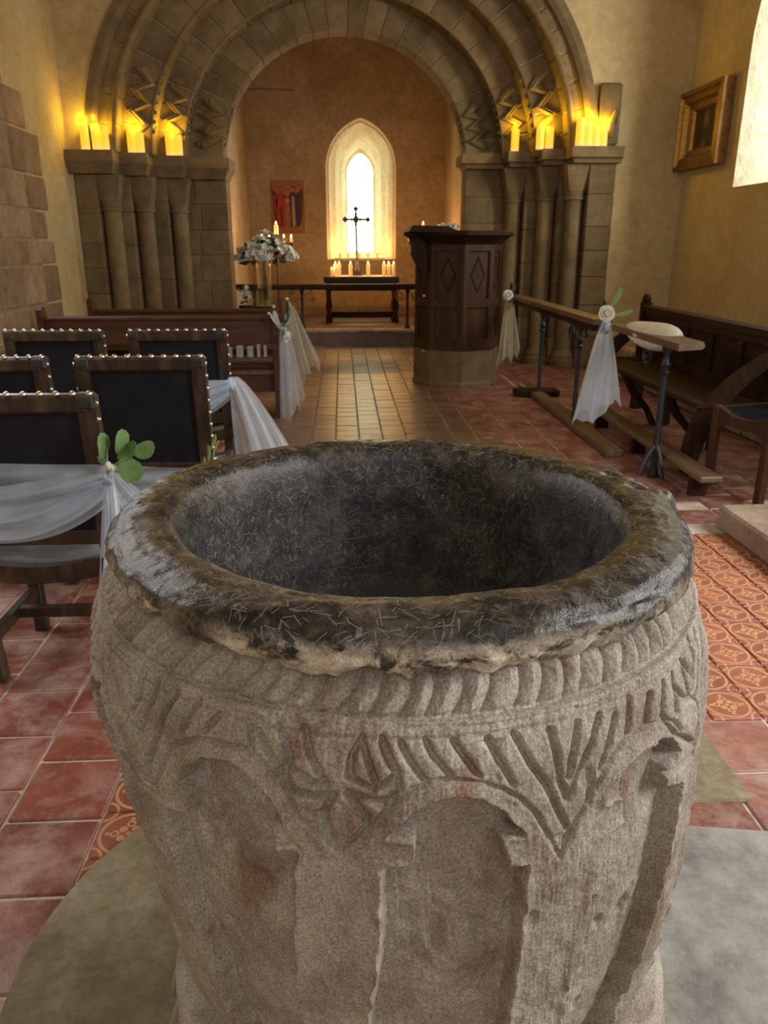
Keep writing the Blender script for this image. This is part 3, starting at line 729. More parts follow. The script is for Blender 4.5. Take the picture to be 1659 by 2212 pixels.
# rope band: swelling lobes between slanting grooves
zb, zt = .883, .924; sb, st_ = s_of(zb), s_of(zt); f = np.clip((V-sb)/(st_-sb), 0, 1); inb = (V > sb) & (V < st_+.02)
ph = (U-2.6*f-1.0*np.sin(f*PI)*.8)/4.09; ph = ph+.10*np.sin(U*.31)+.06*np.sin(U*.83); q = np.abs((ph % 1)-.5)*2
lob = .0105*(np.power(np.clip(1-q, 0, 1), .42)-1)
D = np.where(inb, lob*np.clip((V-sb)/.004, 0, 1), 0)
D -= .0065*np.exp(-((V-sb)/.0034)**2); D += .003*np.exp(-((V-s_of(.876))/.0055)**2); D -= .0022*np.exp(-((V-s_of(.866))/.003)**2)
GR = {'g1':[(-5.8,.863),(-5,.847),(-3.7,.832)],'g2':[(-3.3,.863),(-2.1,.847),(-1.1,.836),(0,.825)],'g3':[(0,.865),(1,.85),(3.2,.83)],'g4':[(3.6,.863),(5.3,.845),(7.1,.825)],'g5':[(8.4,.862),(10.1,.837),(11.7,.812)],'g6':[(12.1,.863),(14.4,.829),(16.7,.802),(18.2,.773),(19.9,.744)],'g7':[(17.5,.86),(18.2,.833),(18.6,.807),(19.8,.781)],'g8':[(21.9,.86),(20.6,.824),(20,.806)],'g9':[(25.9,.859),(24,.834),(21.8,.809),(19.8,.783)],'g10':[(29.1,.852),(26.9,.823),(25.3,.803)],'g11':[(32.4,.863),(31,.826)],'g12':[(36.6,.857),(34.9,.831)],'g13':[(40.4,.86),(38.8,.829)],'g14':[(43.6,.86),(43.4,.817)],'g15':[(47.4,.856),(48.6,.816)],
'aR':[(46.1,.782),(43.6,.803),(39.8,.819),(35.1,.826),(30.5,.823),(26.4,.804),(23.6,.781),(21.9,.759),(18.5,.714)],'aC':[(-6.3,.775),(-4.6,.801),(-2.2,.817),(.7,.826),(3.6,.826),(7,.819),(10.3,.809),(12.5,.797),(14.9,.775),(16.4,.75),(18.5,.714)],'aL':[(-45.4,.722),(-40.5,.779),(-38.2,.81),(-35.7,.823),(-32.3,.836),(-28.6,.838),(-24.5,.84),(-21.6,.83),(-19.7,.815),(-18.1,.798),(-17.5,.779),(-15.2,.769),(-12.1,.742)],'x1':[(-12.1,.742),(-8,.775),(-5.1,.797),(-3,.814)],
'h1':[(-33.1,.871),(-34.4,.853),(-35.6,.834)],'h2':[(-37.3,.87),(-39.1,.847),(-41.3,.81),(-44.2,.769)],'h3':[(-41.5,.873),(-42.4,.851),(-44.6,.815),(-45.3,.802)],'h4':[(-29.4,.865),(-31.7,.844)],'h5':[(-45.3,.875),(-45.3,.847),(-47.9,.821)],'h6':[(-50.2,.863),(-48.1,.846),(-46.7,.832)],'h7':[(-54.5,.847),(-51.2,.82),(-45.8,.805),(-43.8,.773),(-44.4,.743)],'h8':[(-58.9,.827),(-54.3,.786),(-49,.761),(-44.7,.736)],'h9':[(-60.4,.752),(-54.1,.74),(-45.4,.728)],
'i1':[(-24.2,.861),(-23.9,.841)],'i2':[(-23,.86),(-21.3,.844),(-19.6,.827),(-18.3,.815),(-17.2,.806)],'i3':[(-19.9,.868),(-18.6,.852),(-18.2,.837),(-19.1,.824)],'i4':[(-17.2,.806),(-14.8,.805),(-12.2,.809),(-13.7,.786),(-13.4,.762),(-12.1,.742)],'i5':[(-16.3,.87),(-15.3,.848),(-13.2,.821),(-14.8,.819),(-18.2,.833)],'k1':[(-8.3,.867),(-9.8,.85),(-10,.829),(-7,.817),(-6,.821),(-3.7,.835),(-4.9,.853),(-5.7,.867)],'k2':[(-8.3,.861),(-6.5,.825)],'k3':[(-10.4,.809),(-8.9,.799),(-8,.787),(-8,.775)],'k4':[(-3.7,.831),(-3.5,.815),(-5.1,.803),(-10.1,.811)]}
PAN = {'C':[(-5.2,.765),(-2.6,.792),(.44,.807),(3.8,.81),(7.1,.804),(10.3,.785),(12.9,.757),(13.0,.752),(10.2,.753),(10.7,.738),(10.5,.721),(13.4,.716),(12.6,.634),(11.8,.565),(10.7,.48),(9,.35),(8,.2),(-14,.2),(-12.8,.4),(-11.4,.49),(-9,.58),(-7.9,.65),(-6.6,.728),(-2.5,.734),(-2,.762),(-5,.762)],
'L':[(-37.1,.772),(-35.1,.798),(-31.5,.819),(-26.8,.825),(-22.5,.808),(-20,.787),(-19.1,.768),(-20.5,.765),(-21.2,.732),(-18.3,.729),(-20,.664),(-21.5,.592),(-22.2,.523),(-22.9,.46),(-23.5,.3),(-24,.2),(-40,.2),(-42,.388),(-42.3,.506),(-43.3,.591),(-43.1,.667),(-42.8,.722),(-36.9,.735),(-35.4,.763)],
'R':[(26.5,.769),(29.1,.795),(33,.805),(39.1,.8),(42.5,.789),(45.8,.757),(41.6,.75),(41.2,.729),(46.5,.714),(45.2,.692),(44.2,.656),(44.2,.594),(44,.544),(42.2,.503),(40,.443),(36.2,.368),(33,.2),(19.5,.2),(21,.444),(22,.585),(24.1,.633),(25.7,.722),(30,.727),(29.6,.756),(26.2,.762)]}
for rot in (0, 98.1, 196.2, 294.3):
    for k, pl in GR.items():
        if rot == 294.3 and max(a for a, z in pl) > 14: continue
        big = k[0] == 'a' or k in ('x1',)
        seg_stamp(pl, .0062 if big else .0095, .0027 if big else .0033, rot)
    for k, pl in PAN.items():
        if rot == 294.3 and k == 'R': continue
        P = np.array([((a+rot+100) % 360-100, s_of(z)) for a, z in pl])
        if np.ptp(P[:, 0]) > 60: continue
        c0, c1 = np.searchsorted(thf, [P[:, 0].min()-1.5, P[:, 0].max()+1.5]); r0, r1 = np.searchsorted(rows, [P[:, 1].min()-.01, P[:, 1].max()+.01])
        u = U[r0:r1, c0:c1]*KU; v = V[r0:r1, c0:c1]; wv = .0022*fbm(np.stack([u*55, v*55, u*0+rot], -1), 2); u = u+wv; best = np.full(u.shape, 9.); ins = np.zeros(u.shape, bool); n_ = len(P)
        for i in range(n_):
            a, b = P[i][0]*KU, P[i][1]; c, d = P[(i+1) % n_][0]*KU, P[(i+1) % n_][1]
            L2 = (c-a)**2+(d-b)**2+1e-12; t = np.clip(((u-a)*(c-a)+(v-b)*(d-b))/L2, 0, 1); best = np.minimum(best, np.hypot(u-a-t*(c-a), v-b-t*(d-b)))
            cr = ((b > v) != (d > v)) & (u < (c-a)*(v-b)/((d-b) if abs(d-b) > 1e-9 else 1e-9)+a); ins ^= cr
        rec = np.clip(best/.0042, 0, 1); rec = rec*rec*(3-2*rec)*.024
        lip = .003*np.exp(-(best/.007)**2)
        D[r0:r1, c0:c1] += np.where(ins, -rec+.0, lip)
P3 = np.stack([U*KU, V, 0*U], -1)
D += .0022*fbm(P3*14, 3, 3)+.0011*fbm(P3*70, 3, 9)+.0005*vnoise(P3*np.array([420, 40, 1]), 21)
pit = np.clip(fbm(P3*np.array([30, 22, 1]), 2, 55)-.62, 0, 1); D -= .016*pit*(V < s_of(.86))
RR = (Rr[:, None]+D*dz[:, None]); ZZ = Zr[:, None]-D*dr[:, None]
VX = Cr[:, None]+RR*np.sin(TH); VY = CYF-RR*np.cos(TH)
nr, nc = U.shape; idx = np.arange(nr*nc).reshape(nr, nc); nx = np.roll(idx, -1, 1)
Fq = np.stack([idx[:-1], nx[:-1], nx[1:], idx[1:]], -1).reshape(-1, 4)
font = thing('stone_font', 'carved stone tub font with rope band, round arches and black worn rim, on round plinth', 'font', (.08, CYF, .0))
off = np.array([.08, CYF, 0])
link(npmesh('carved_tub', np.stack([VX, VY, ZZ], -1).reshape(-1, 3)-off, Fq, M['font_stone']), 'carved_tub', font)

# rim and bowl
PR = [(.315, .905), (.352, .914), (.372, .922), (.381, .934), (.384, .946), (.379, .958), (.368, .967), (.352, .971), (.335, .972), (.315, .970), (.302, .965), (.294, .955), (.289, .940), (.284, .91), (.278, .86), (.268, .80), (.25, .74), (.22, .70), (.15, .685), (.06, .68), (.004, .68)]
pr = np.array(PR); t_ = np.concatenate([[0], np.cumsum(np.hypot(*np.diff(pr, axis=0).T))]); tt = np.concatenate([np.linspace(0, t_[10], 120, endpoint=False), np.linspace(t_[10], t_[-1], 70)])
pr_, pz_ = sm(np.interp(tt, t_, pr[:, 0]), 2), sm(np.interp(tt, t_, pr[:, 1]), 2)
tg_r, tg_z = np.gradient(pr_, tt), np.gradient(pz_, tt); ln = np.hypot(tg_r, tg_z); nr_, nz_ = tg_z/ln, -tg_r/ln
tha = np.linspace(0, 2*PI, 801)[:-1]; A2, T2 = np.meshgrid(tha, tt)
px_ = np.stack([np.cos(A2)*pr_[:, None], np.sin(A2)*pr_[:, None], np.broadcast_to(pz_[:, None], A2.shape)], -1)
outerside = np.clip((t_[6]-T2)/.03, 0, 1)
dd = .0045*fbm(px_*9, 2, 5)+.0013*fbm(px_*34, 3, 8)
ch = fbm(px_*26, 3, 40); dd += outerside*(-.006*np.clip(ch, -.4, 1))*1.1
low = np.clip((t_[4]-T2)/(t_[4]-t_[1]), 0, 1)
drp = (.007*fbm(np.stack([np.cos(A2)*6.5, np.sin(A2)*6.5, 0*A2], -1), 3, 77)+.007*fbm(np.stack([np.cos(A2)*22, np.sin(A2)*22, 0*A2], -1), 3, 78))*low
# socket hole and bosses at the right hand back
th_s = math.atan2(.18, .33)
for (sx, sy, dep, wd_) in ((.345*math.cos(.30), .345*math.sin(.30), -.02, .010), (.352*math.cos(.12), .352*math.sin(.12), -.008, .014), (.386*math.cos(.07), .386*math.sin(.07), .018, .016)):
    di = np.hypot(px_[..., 0]-sx, (px_[..., 1]-sy))
    dd += dep*np.exp(-(di/wd_)**2)*(px_[..., 2] > .93)
RX = pr_[:, None]+dd*(-nr_[:, None])*-1; RZ = pz_[:, None]+dd*nz_[:, None]+drp
rimc = (.0725, 1.002)
Vr = np.stack([rimc[0]+RX*np.cos(A2), rimc[1]+RX*np.sin(A2), RZ], -1).reshape(-1, 3)-off
n1, n2 = A2.shape; idx = np.arange(n1*n2).reshape(n1, n2); nx = np.roll(idx, -1, 1); Fr = np.stack([idx[:-1], nx[:-1], nx[1:], idx[1:]], -1).reshape(-1, 4)
me = npmesh('rim', Vr, Fr, M['rim_stone'])
uvl = me.uv_layers.new(name='UVMap'); uu = (A2*.34).reshape(-1)[Fr]; vv_ = T2.reshape(-1)[Fr]; wrap = uu.max(1)-uu.min(1) > 1; uu = np.where(wrap[:, None] & (uu < 1), uu+2*PI*.34, uu)
uvl.data.foreach_set('uv', np.stack([uu, vv_], -1).astype(np.float32).ravel())
at = me.color_attributes.new('chip', 'FLOAT_COLOR', 'POINT')
cv = np.clip((t_[5]-T2)/.02, 0, 1)*(.18+.82*np.clip((-np.sin(A2)-.1)/.7, 0, 1))*np.clip(.9+.9*fbm(np.stack([np.cos(A2)*5, np.sin(A2)*5, 0*A2], -1), 2, 12), 0, 1)
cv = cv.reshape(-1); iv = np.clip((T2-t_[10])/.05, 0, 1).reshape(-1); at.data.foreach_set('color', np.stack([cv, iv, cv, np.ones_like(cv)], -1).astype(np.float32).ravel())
link(me, 'rim', font)
# pedestal with slanting leaf carving
mp = MB(); prof = [(.415, .035), (.412, .05), (.405, .1), (.40, .17), (.398, .215), (.385, .232), (.33, .24)]
mp.lathe(prof, 72, (.108, CYF, 0)); mp.build('pedestal', M['font_stone'], font, True)
for k in range(36):
    a = 2*PI*k/36; b = a+.13
    P = [(.108+.400*math.cos(a), CYF+.400*math.sin(a), .05), (.108+.400*math.cos((a+b)/2), CYF+.400*math.sin((a+b)/2), .12), (.108+.390*math.cos(b), CYF+.390*math.sin(b), .205)]
    MB().tube(P, [.010, .018, .008], 8).build('leaf_carving', M['font_stone'], font, True)
# plinth: worn round slab coloured darker for shade, squared grey slab paler as lit
pl = []
for i in range(73):
    a = R(62)+R(236)*i/72; rr_ = .735+.012*math.sin(3*a+1)+.006*math.sin(7*a); pl.append((.105+rr_*math.cos(a), 1.03+rr_*math.sin(a)))
def slab(nm, poly, mat, z1, par):
    m = MB(); cx = sum(p[0] for p in poly)/len(poly); cy = sum(p[1] for p in poly)/len(poly); ins = [(cx+(x-cx)*.985, cy+(y-cy)*.985) for x, y in poly]
    loft(m, [(x, y, -.03) for x, y in poly], [(x, y, z1-.01) for x, y in poly]); loft(m, [(x, y, z1-.01) for x, y in poly], [(x, y, z1) for x, y in ins])
    m.add([(x, y, z1) for x, y in ins], [tuple(t) for t in tessellate_polygon([[Vector((p[0], p[1], 0)) for p in ins]])]); return m.build(nm, M[mat], par)
pt = thing('font_plinth', 'low worn stone plinth on the floor under the carved font, rounded on one side', 'plinth', (.1, 1.03, 0))
slab('round_slab', pl, 'flag', .04, pt)
slab('grey_slab', [(.455, .60), (1.5, .52), (1.48, 1.30), (.80, 1.405), (.46, 1.44)], 'flag_grey', .036, pt)
slab('grey_slab', [(.455, .10), (1.5, .10), (1.5, .512), (.455, .592)], 'flag_grey', .034, pt)

# ------------------------------------------------------------------ chairs
def stud_mesh():
    return MB().lathe([(.0098, 0), (.0092, .0035), (.0064, .0068), (.001, .008)], 8).mesh('stud', M['stud'], True)
STUD = stud_mesh()
def make_chair(label, flip=1):
    t = thing('leather_chair', label, 'chair', (0, 0, 0), 'leather backed chairs left of the aisle')
    hw = .232; lean = -.045                # back leans toward -y at the top
    def by(z): return lean*max(0, (z-.45)/.47)
    for sx in (-1, 1):
        m = MB(); x0, x1 = (sx*hw, sx*(hw-.05)); x0, x1 = min(x0, x1), max(x0, x1)
        vs = []
        for z in (.45, .915):
            y = by(z); vs += [(x0, y-.018, z), (x1, y-.018, z), (x1, y+.02, z), (x0, y+.02, z)]
        m.add(vs, [(3, 2, 1, 0), (4, 5, 6, 7), (0, 1, 5, 4), (1, 2, 6, 5), (2, 3, 7, 6), (3, 0, 4, 7)]); m.build('back_post', M['chair_wood'], t)
        MB().beam((sx*.19, .03, 0), (sx*.205, 0, .47), .042, .042, .004, (0, 1, 0)).build('leg', M['chair_wood'], t)
        MB().beam((sx*.19, .38, 0), (sx*.19, .37, .40), .042, .042, .004, (0, 1, 0)).build('leg', M['chair_wood'], t)
        MB().box((sx*.19-.014, .03, .135), (sx*.19+.014, .39, .175), .003).build('side_stretcher', M['chair_wood'], t)
    MB().box((-.19, .19, .135), (.19, .222, .172), .003).build('cross_stretcher', M['chair_wood'], t)
    # top rail wrapped with leather, studs along its top edge
    y = by(.90); m = MB().box((-hw+.02, y-.021, .868), (hw-.02, y+.022, .920), .008); m.build('top_rail', M['chair_wood'], t)
    MB().box((-hw+.04, -.016, .47), (hw-.04, .016, .515), .005).build('bottom_rail', M['chair_wood'], t)
    m = MB(); vs = []
    for z in (.51, .87): vs += [(-hw+.045, by(z)-.003, z), (hw-.045, by(z)-.003, z), (hw-.045, by(z)+.012, z), (-hw+.045, by(z)+.012, z)]
    m.add(vs, [(3, 2, 1, 0), (4, 5, 6, 7), (0, 1, 5, 4), (1, 2, 6, 5), (2, 3, 7, 6), (3, 0, 4, 7)]); m.build('leather_back', M['leather'], t)
    for sx in (-1, 1):                     # leather corner caps
        MB().box((sx*hw*1.0-(.058 if sx > 0 else -.002), by(.9)-.024, .875), (sx*hw+(.002 if sx > 0 else .058), by(.9)+.024, .923), .01).build('corner_cap', M['cap_leather'], t)
    for i in range(11): link(STUD, 'stud', t, (-hw+.014+i*(2*hw-.028)/10, by(.92)-.010, .921), (R(20), 0, 0))
    for i in range(10):
        z = .895-i*.046; link(STUD, 'stud', t, (hw, by(z)-.006, z), (0, R(90), 0)); 
        if i % 2 == 0: link(STUD, 'stud', t, (-hw, by(z)-.006, z), (0, R(-90), 0))
    # dished seat: sags between its sides, bowed at the back edge
    def zs(x): return .45-.035*(1-(x/.235)**2)
    m = MB().grid(lambda u, v: ((u-.5)*.46, -.04+v*.44, zs((u-.5)*.46)), 14, 6); m.grid(lambda u, v: ((u-.5)*.46, -.04+v*.44, zs((u-.5)*.46)-.012), 14, 6); m.build('seat', M['seat_leather'], t, 'all')
    for y0, y1 in ((-.055, -.025), (.385, .415)):
        m = MB(); A = []
        for i in range(15):
            x = -.235+.47*i/14; A.append([(x, y0, zs(x)-.05), (x, y1, zs(x)-.05), (x, y1, zs(x)+.004), (x, y0, zs(x)+.004)])
        for a, b in zip(A[:-1], A[1:]): loft(m, a, b)
        m.add(A[0], [(0, 1, 2, 3)]); m.add(A[-1], [(3, 2, 1, 0)]); m.build('seat_rail', M['chair_wood'], t)
    for sx in (-1, 1): MB().box((sx*.235-.012, -.04, .40), (sx*.235+.012, .40, .455), .004).build('seat_side', M['chair_wood'], t)
    return t
chA = make_chair('dark chair nearest the font, white tulle sash tied across its back')
CH = [(-.905, 2.20, 2)]
chA.location = (-.905, 2.16, 0)
chB = dup(chA, (-.735, 2.90, 0), 0, 'dark chair behind the font with eucalyptus sprig low at its right post')
chC = dup(chA, (-1.30, 2.90, 0), R(1), 'dark chair cut by the left edge, beside the chair with sprig low on its post')
chE = dup(chA, (-.785, 3.82, 0), 0, 'dark chair before the pews, blue booklet on its seat, tulle at its post')
chD = dup(chA, (-1.36, 3.82, 0), R(-1), 'dark chair in the row before the pews, without any tulle, left of the tulle chair')

# ------------------------------------------------------------------ tulle sashes
def sash_band(parent, x0, x1, yb, zt0, zb0, zt1, zb1, sag, seed, mat='tulle', depth=.03, nf=5, back=True):
    r_ = random.Random(seed); ph = [r_.uniform(0, 6.28) for _ in range(8)]
    def fn(u, v):
        x = x0+(x1-x0)*u; zt = zt0+(zt1-zt0)*u; zb = zb0+(zb1-zb0)*u**3
        z = zt+(zb-zt)*v-sag*math.sin(PI*min(u, 1)*.95)*(.2+.8*v)
        y = yb-depth*(.4+.6*math.sin(PI*u))*(.3+.7*v)+.013*math.sin(v*nf*PI*1.3+ph[0]+u*2.5)+.008*math.sin(v*11+ph[1]-u*5)+.004*math.sin(v*31+ph[2]+u*9)
        return (x, y, z)
    return MB().grid(fn, 36, 40).build('tulle_band', M[mat], parent, 'all')
def tail(parent, org, L, wt, wb, lat, drift, amp, nf, seed, mat='tulle', nm='tail', rag=.05, p=1.3):
    r_ = random.Random(seed); ph = [r_.uniform(0, 6.28) for _ in range(8)]; lat = Vector(lat).normalized(); nrm = lat.cross(Vector((0, 0, 1))).normalized(); org = Vector(org); drift = Vector(drift)
    def fn(u, v):
        a = 2*u-1; wd_ = wt+(wb-wt)*v**.75; Lv = L*(1+rag*math.sin(a*4+ph[2])+rag*.5*math.sin(a*9+ph[3])-rag*1.2*a)
        f_ = amp*v**.6*(math.sin(PI*nf*a+ph[0]+1.2*v)+.45*math.sin(PI*nf*2.3*a+ph[1]))
        c = org+drift*v**p+Vector((0, 0, -Lv*v))
        return c+lat*(wd_*a+.25*f_)+nrm*f_
    return MB().grid(fn, 44, 30).build(nm, M[mat], parent, 'all')
def knot(parent, c, r, seed, mat='tulle_dense'):
    r_ = random.Random(seed); m = MB(); m.ball(c, (r*.7, r*.6, r), 10, 7)
    for k in range(6): 
        a = r_.uniform(0, 6.28); m.tube([(c[0]+r*.8*math.cos(a), c[1]-r*.3, c[2]+r*math.sin(a)), (c[0], c[1]-r*.75, c[2]), (c[0]-r*.8*math.cos(a+.5), c[1]-r*.3, c[2]-r*math.sin(a+.5))], r*.22, 6)
    return m.build('knot', M[mat], parent, 'all')
def leafmesh(name, mat, L=.06, W=.05, cup=.006, n=12):
    m = MB(); ring = [(W/2*math.sin(2*PI*i/n)*(1-.15*math.cos(2*PI*i/n)), L/2-L/2*math.cos(2*PI*i/n), cup*(1+.6*math.cos(4*PI*i/n))) for i in range(n)]
    m.add([(0, L*.5, 0), (0, L*.5, -.0012)]+ring+[(x, y, z-.0012) for x, y, z in ring], [(0, 2+i, 2+(i+1) % n) for i in range(n)]+[(1, 2+n+(i+1) % n, 2+n+i) for i in range(n)]+[(2+i, 2+n+i, 2+n+(i+1) % n, 2+(i+1) % n) for i in range(n)])
    return m.mesh(name, mat, True)
LEAF_R = leafmesh('leaf', M['leaf']); LEAF_G = leafmesh('leaf', M['leaf_grey'], .05, .042); LEAF_L = leafmesh('leaf', M['leaf_light'], .07, .026); LEAF_D = leafmesh('leaf', M['leaf_dark'], .09, .045); LEAF_LB = leafmesh('leaf', M['leaf_light'], .14, .05)
def orient(d, up=(0, 0, 1)):
    return Vector(d).to_track_quat('Y', 'Z').to_euler()
def rose_mesh(name, mat, r):
    m = MB(); m.ball((0, 0, r*.2), (r*.35, r*.35, r*.5), 8, 5)
    for ring_, (n, rr_, tilt, h) in enumerate(((3, .42, .25, .75), (5, .70, .55, .72), (5, .98, .95, .6))):
        for k in range(n):
            a = 2*PI*k/n+ring_*.5
            def fn(u, v, a=a, rr_=rr_, h=h, tilt=tilt, n=n):
                da = (u-.5)*2*PI/n*1.35; q = rr_*r*(.35+.65*v**.7)*(1-.12*(2*u-1)**2); z = (h*math.sin(v*1.5)-tilt*.45*v*v)*r
                return (q*math.cos(a+da), q*math.sin(a+da), z)
            m.grid(fn, 4, 4)
    return m.mesh(name, mat, 'all')
ROSE = rose_mesh('rose', M['petal'], .045); PETAL = leafmesh('petal', M['petal_white'], .13, .06, .012)
def bloom_mesh(name, mat, r):
    m = MB(); m.ball((0, 0, r*.12), (r*.2, r*.2, r*.2), 6, 4)
    for ring_, (n, tl, sc_) in enumerate(((5, .75, .75), (6, .25, 1.0))):
        for k in range(n):
            a = 2*PI*k/n+ring_*.6
            def fn(u, v, a=a, tl=tl, sc_=sc_):
                q = r*sc_*v; wd_ = r*.34*math.sin(PI*min(.12+v*.9, 1))**.8*(2*u-1); zz_ = r*(tl*v-.35*v*v)+r*.12*(2*u-1)**2
                return (q*math.cos(a)-wd_*math.sin(a), q*math.sin(a)+wd_*math.cos(a), zz_)
            m.grid(fn, 2, 4)
    return m.mesh(name, mat, 'all')
BLOOM = bloom_mesh('blossom', M['petal_white'], .062); BUD = MB().ball((0, 0, 0), (.012, .012, .016), 8, 5).mesh('bud', M['petal'], True)

# sash of the nearest chair
ax, ay = -.905, 2.16
sA_ = thing('tulle_ribbon', 'white tulle sash swagged across the back of the chair nearest the font', 'ribbon', (ax, ay, .7), 'tulle sashes on chairs')
sash_band(sA_, ax-.24, ax+.235, ay-.05, .735, .505, .722, .61, .012, 1, 'tulle', .03)
sash_band(sA_, ax-.24, ax+.235, ay-.07, .65, .545, .715, .64, .03, 2, 'tulle', .03, 4)
knot(sA_, (ax+.24, ay-.055, .695), .028, 1)
tail(sA_, (ax+.245, ay-.06, .70), .335, .012, .05, (1, -.2, 0), (-.02, -.02, 0), .014, 2.2, 5, 'tulle_dense')
tail(sA_, (ax+.25, ay-.05, .70), .24, .012, .10, (1, .5, 0), (.10, .10, 0), .018, 2.5, 6, 'tulle')
sB_ = thing('tulle_ribbon', 'pale tulle sash across the lower back of the chair partly behind the font', 'ribbon', (-.735, 2.90, .6), 'tulle sashes on chairs')
sash_band(sB_, -.735-.24, -.735+.24, 2.85, .52, .36, .505, .40, .0, 11, 'tulle', .03); knot(sB_, (-.49, 2.86, .47), .025, 4)
sE_ = thing('tulle_ribbon', 'white tulle sash with long tail sweeping toward the aisle, on the chair before the pews', 'ribbon', (-.785, 3.82, .6), 'tulle sashes on chairs')
sash_band(sE_, -.785-.24, -.785+.235, 3.74, .69, .47, .69, .60, .01, 21, 'tulle', .03); sash_band(sE_, -.785-.24, -.785+.235, 3.72, .66, .50, .69, .62, .02, 23, 'tulle', .03)
knot(sE_, (-.545, 3.75, .665), .03, 6)
tail(sE_, (-.53, 3.74, .70), .42, .03, .115, (1, -.3, 0), (.19, -.03, 0), .018, 2.6, 15, 'tulle_dense', p=.8)
tail(sE_, (-.53, 3.76, .70), .40, .02, .10, (1, .3, 0), (.08, .02, 0), .018, 2.2, 16, 'tulle', p=1.0)
# eucalyptus sprigs
def sprig(name, label, base, items, stems, group='flower sprigs on chairs', cat='sprig'):
    t = thing(name, label, cat, base, group); b = Vector(base)
    for st in stems: MB().tube([b+Vector(p) for p in st], .0022, 5).build('stem', M['leaf_dark'] if cat != 'sprig' else M['leaf_light'], t)
    for (me, nm, p, d, sc, roll_) in items:
        o = link(me, nm, t, p); q = Vector(d).to_track_quat('Y', 'Z'); o.rotation_mode = 'QUATERNION'; o.rotation_quaternion = q @ Euler((0, roll_, 0)).to_quaternion(); o.scale = (sc, sc, sc)
    return t
bA = (ax+.245, ay-.075, .725)
sprig('eucalyptus_sprig', 'eucalyptus sprig with round dark green leaves on the sash nearest the font', bA, [
    (LEAF_R, 'leaf', (.005, -.01, .015), (.1, -.1, 1), 1.35, .6), (LEAF_R, 'leaf', (.045, 0, .03), (.25, .0, 1), 1.2, -.4), (LEAF_R, 'leaf', (.08, 0, .035), (1, -.1, .25), 1.1, .9), (LEAF_R, 'leaf', (.045, -.01, .02), (.7, -.2, -.75), 1.3, 1.1), (LEAF_R, 'leaf', (.04, 0, .015), (.6, .1, .5), 1.15, .5),
    (LEAF_G, 'leaf', (-.004, -.005, .0), (-.2, -.2, 1), .7, .2), (BUD, 'bud', (.012, -.015, .005), (0, -1, 0), .8, 0), (BUD, 'bud', (.022, -.014, -.002), (0, -1, .2), .7, 0)],
    [[(0, 0, -.03), (.02, 0, 0), (.05, 0, .02), (.085, 0, .04)], [(0, 0, -.03), (.005, 0, .01), (.01, 0, .05)]])
sprig('eucalyptus_sprig', 'sprig of slim light green leaves and one grey leaf behind the font rim', (-.515, 2.80, .49), [
    (LEAF_L, 'leaf', (.02, 0, .09), (.45, -.1, 1), 1.0, .7), (LEAF_L, 'leaf', (.01, 0, .045), (.1, .0, 1), 1.0, .6), (LEAF_L, 'leaf', (-.004, 0, .0), (-.15, 0, 1), .95, .7), (LEAF_G, 'leaf', (.028, -.01, .02), (.35, -.1, .9), 1.05, .3), (LEAF_L, 'leaf', (.005, 0, -.02), (.6, 0, .7), .7, .2)],
    [[(0, 0, -.06), (.01, 0, .02), (.03, 0, .09), (.05, 0, .13)]])

# ------------------------------------------------------------------ pews
def make_pew(label, x0, x1, y, zt, books=False):
    t = thing('pew', label, 'pew', ((x0+x1)/2, y, 0), 'dark wooden pews left of the aisle'); w_ = 'wood_red'
    for sx, x in ((-1, x0), (1, x1)):
        prof = [(y-.06, 0), (y+.46, 0), (y+.46, .12), (y+.40, .42), (y+.36, .60), (y+.10, .64), (y+.04, .80), (y+.0, .855), (y-.05, .865), (y-.075, .84), (y-.07, .3)]
        MB().prism(prof, x-.022, x+.022, 'x').build('pew_end', M[w_], t)
    MB().box((x0, y-.045, zt-.035), (x1, y+.02, zt), .01).build('top_rail', M[w_], t)
    MB().box((x0, y-.03, zt-.21), (x1, y-.005, zt-.03), .003).build('back_board', M[w_], t)
    MB().box((x0, y-.05, .445), (x1, y+.03, .48), .004).build('book_shelf', M['pale_wood'], t)
    MB().box((x0, y+.02, .385), (x1, y+.40, .42), .006).build('seat', M[w_], t)
    MB().box((x0, y+.0, .20), (x1, y+.02, .385), .003).build('seat_riser', M[w_], t)
    MB().box((x0, y-.03, .34), (x1, y-.01, .375), .003).build('lower_rail', M['pale_wood'], t)
    MB().box(((x0+x1)/2-.03, y-.02, .0), ((x0+x1)/2+.03, y+.02, .58), .003).build('middle_post', M[w_], t)
    return t
p1 = make_pew('long dark pew just beyond the chairs, small books on its shelf', -2.27, -.52, 6.12, .79)
p2 = make_pew('long dark pew standing beyond the pew with the books', -2.17, -.55, 7.02, .775)
for k, x in enumerate((-.605, -.655, -.72, -.80, -.88)):
    h = (.085, .09, .078, .082, .07)[k]; wd_ = (.022, .024, .045, .05, .04)[k]
    t = thing('small_book', ('pale rose small book at the aisle end of the pew shelf', 'pale rose small book, second from the aisle end of the pew shelf', 'pale grey book in the middle of the row on the pew shelf', 'pale grey book second from the chairs\' side of the pew shelf row', 'grey book at the chair side end of the pew shelf row')[k], 'book', (x, 6.09, .48), 'books on the pew shelf')
    MB().box((x-wd_/2, 6.06, .481), (x+wd_/2, 6.12, .481+h), .003).build('cover', M['cover_rose' if k < 2 else 'cover_pale'], t)
    MB().box((x-wd_/2+.004, 6.065, .483), (x+wd_/2-.004, 6.117, .481+h+.002), 0).build('pages', M['paper'], t)
bk = thing('booklet', 'blue and white booklet lying on the seat of the tulle chair', 'booklet', (-.63, 3.98, .44))
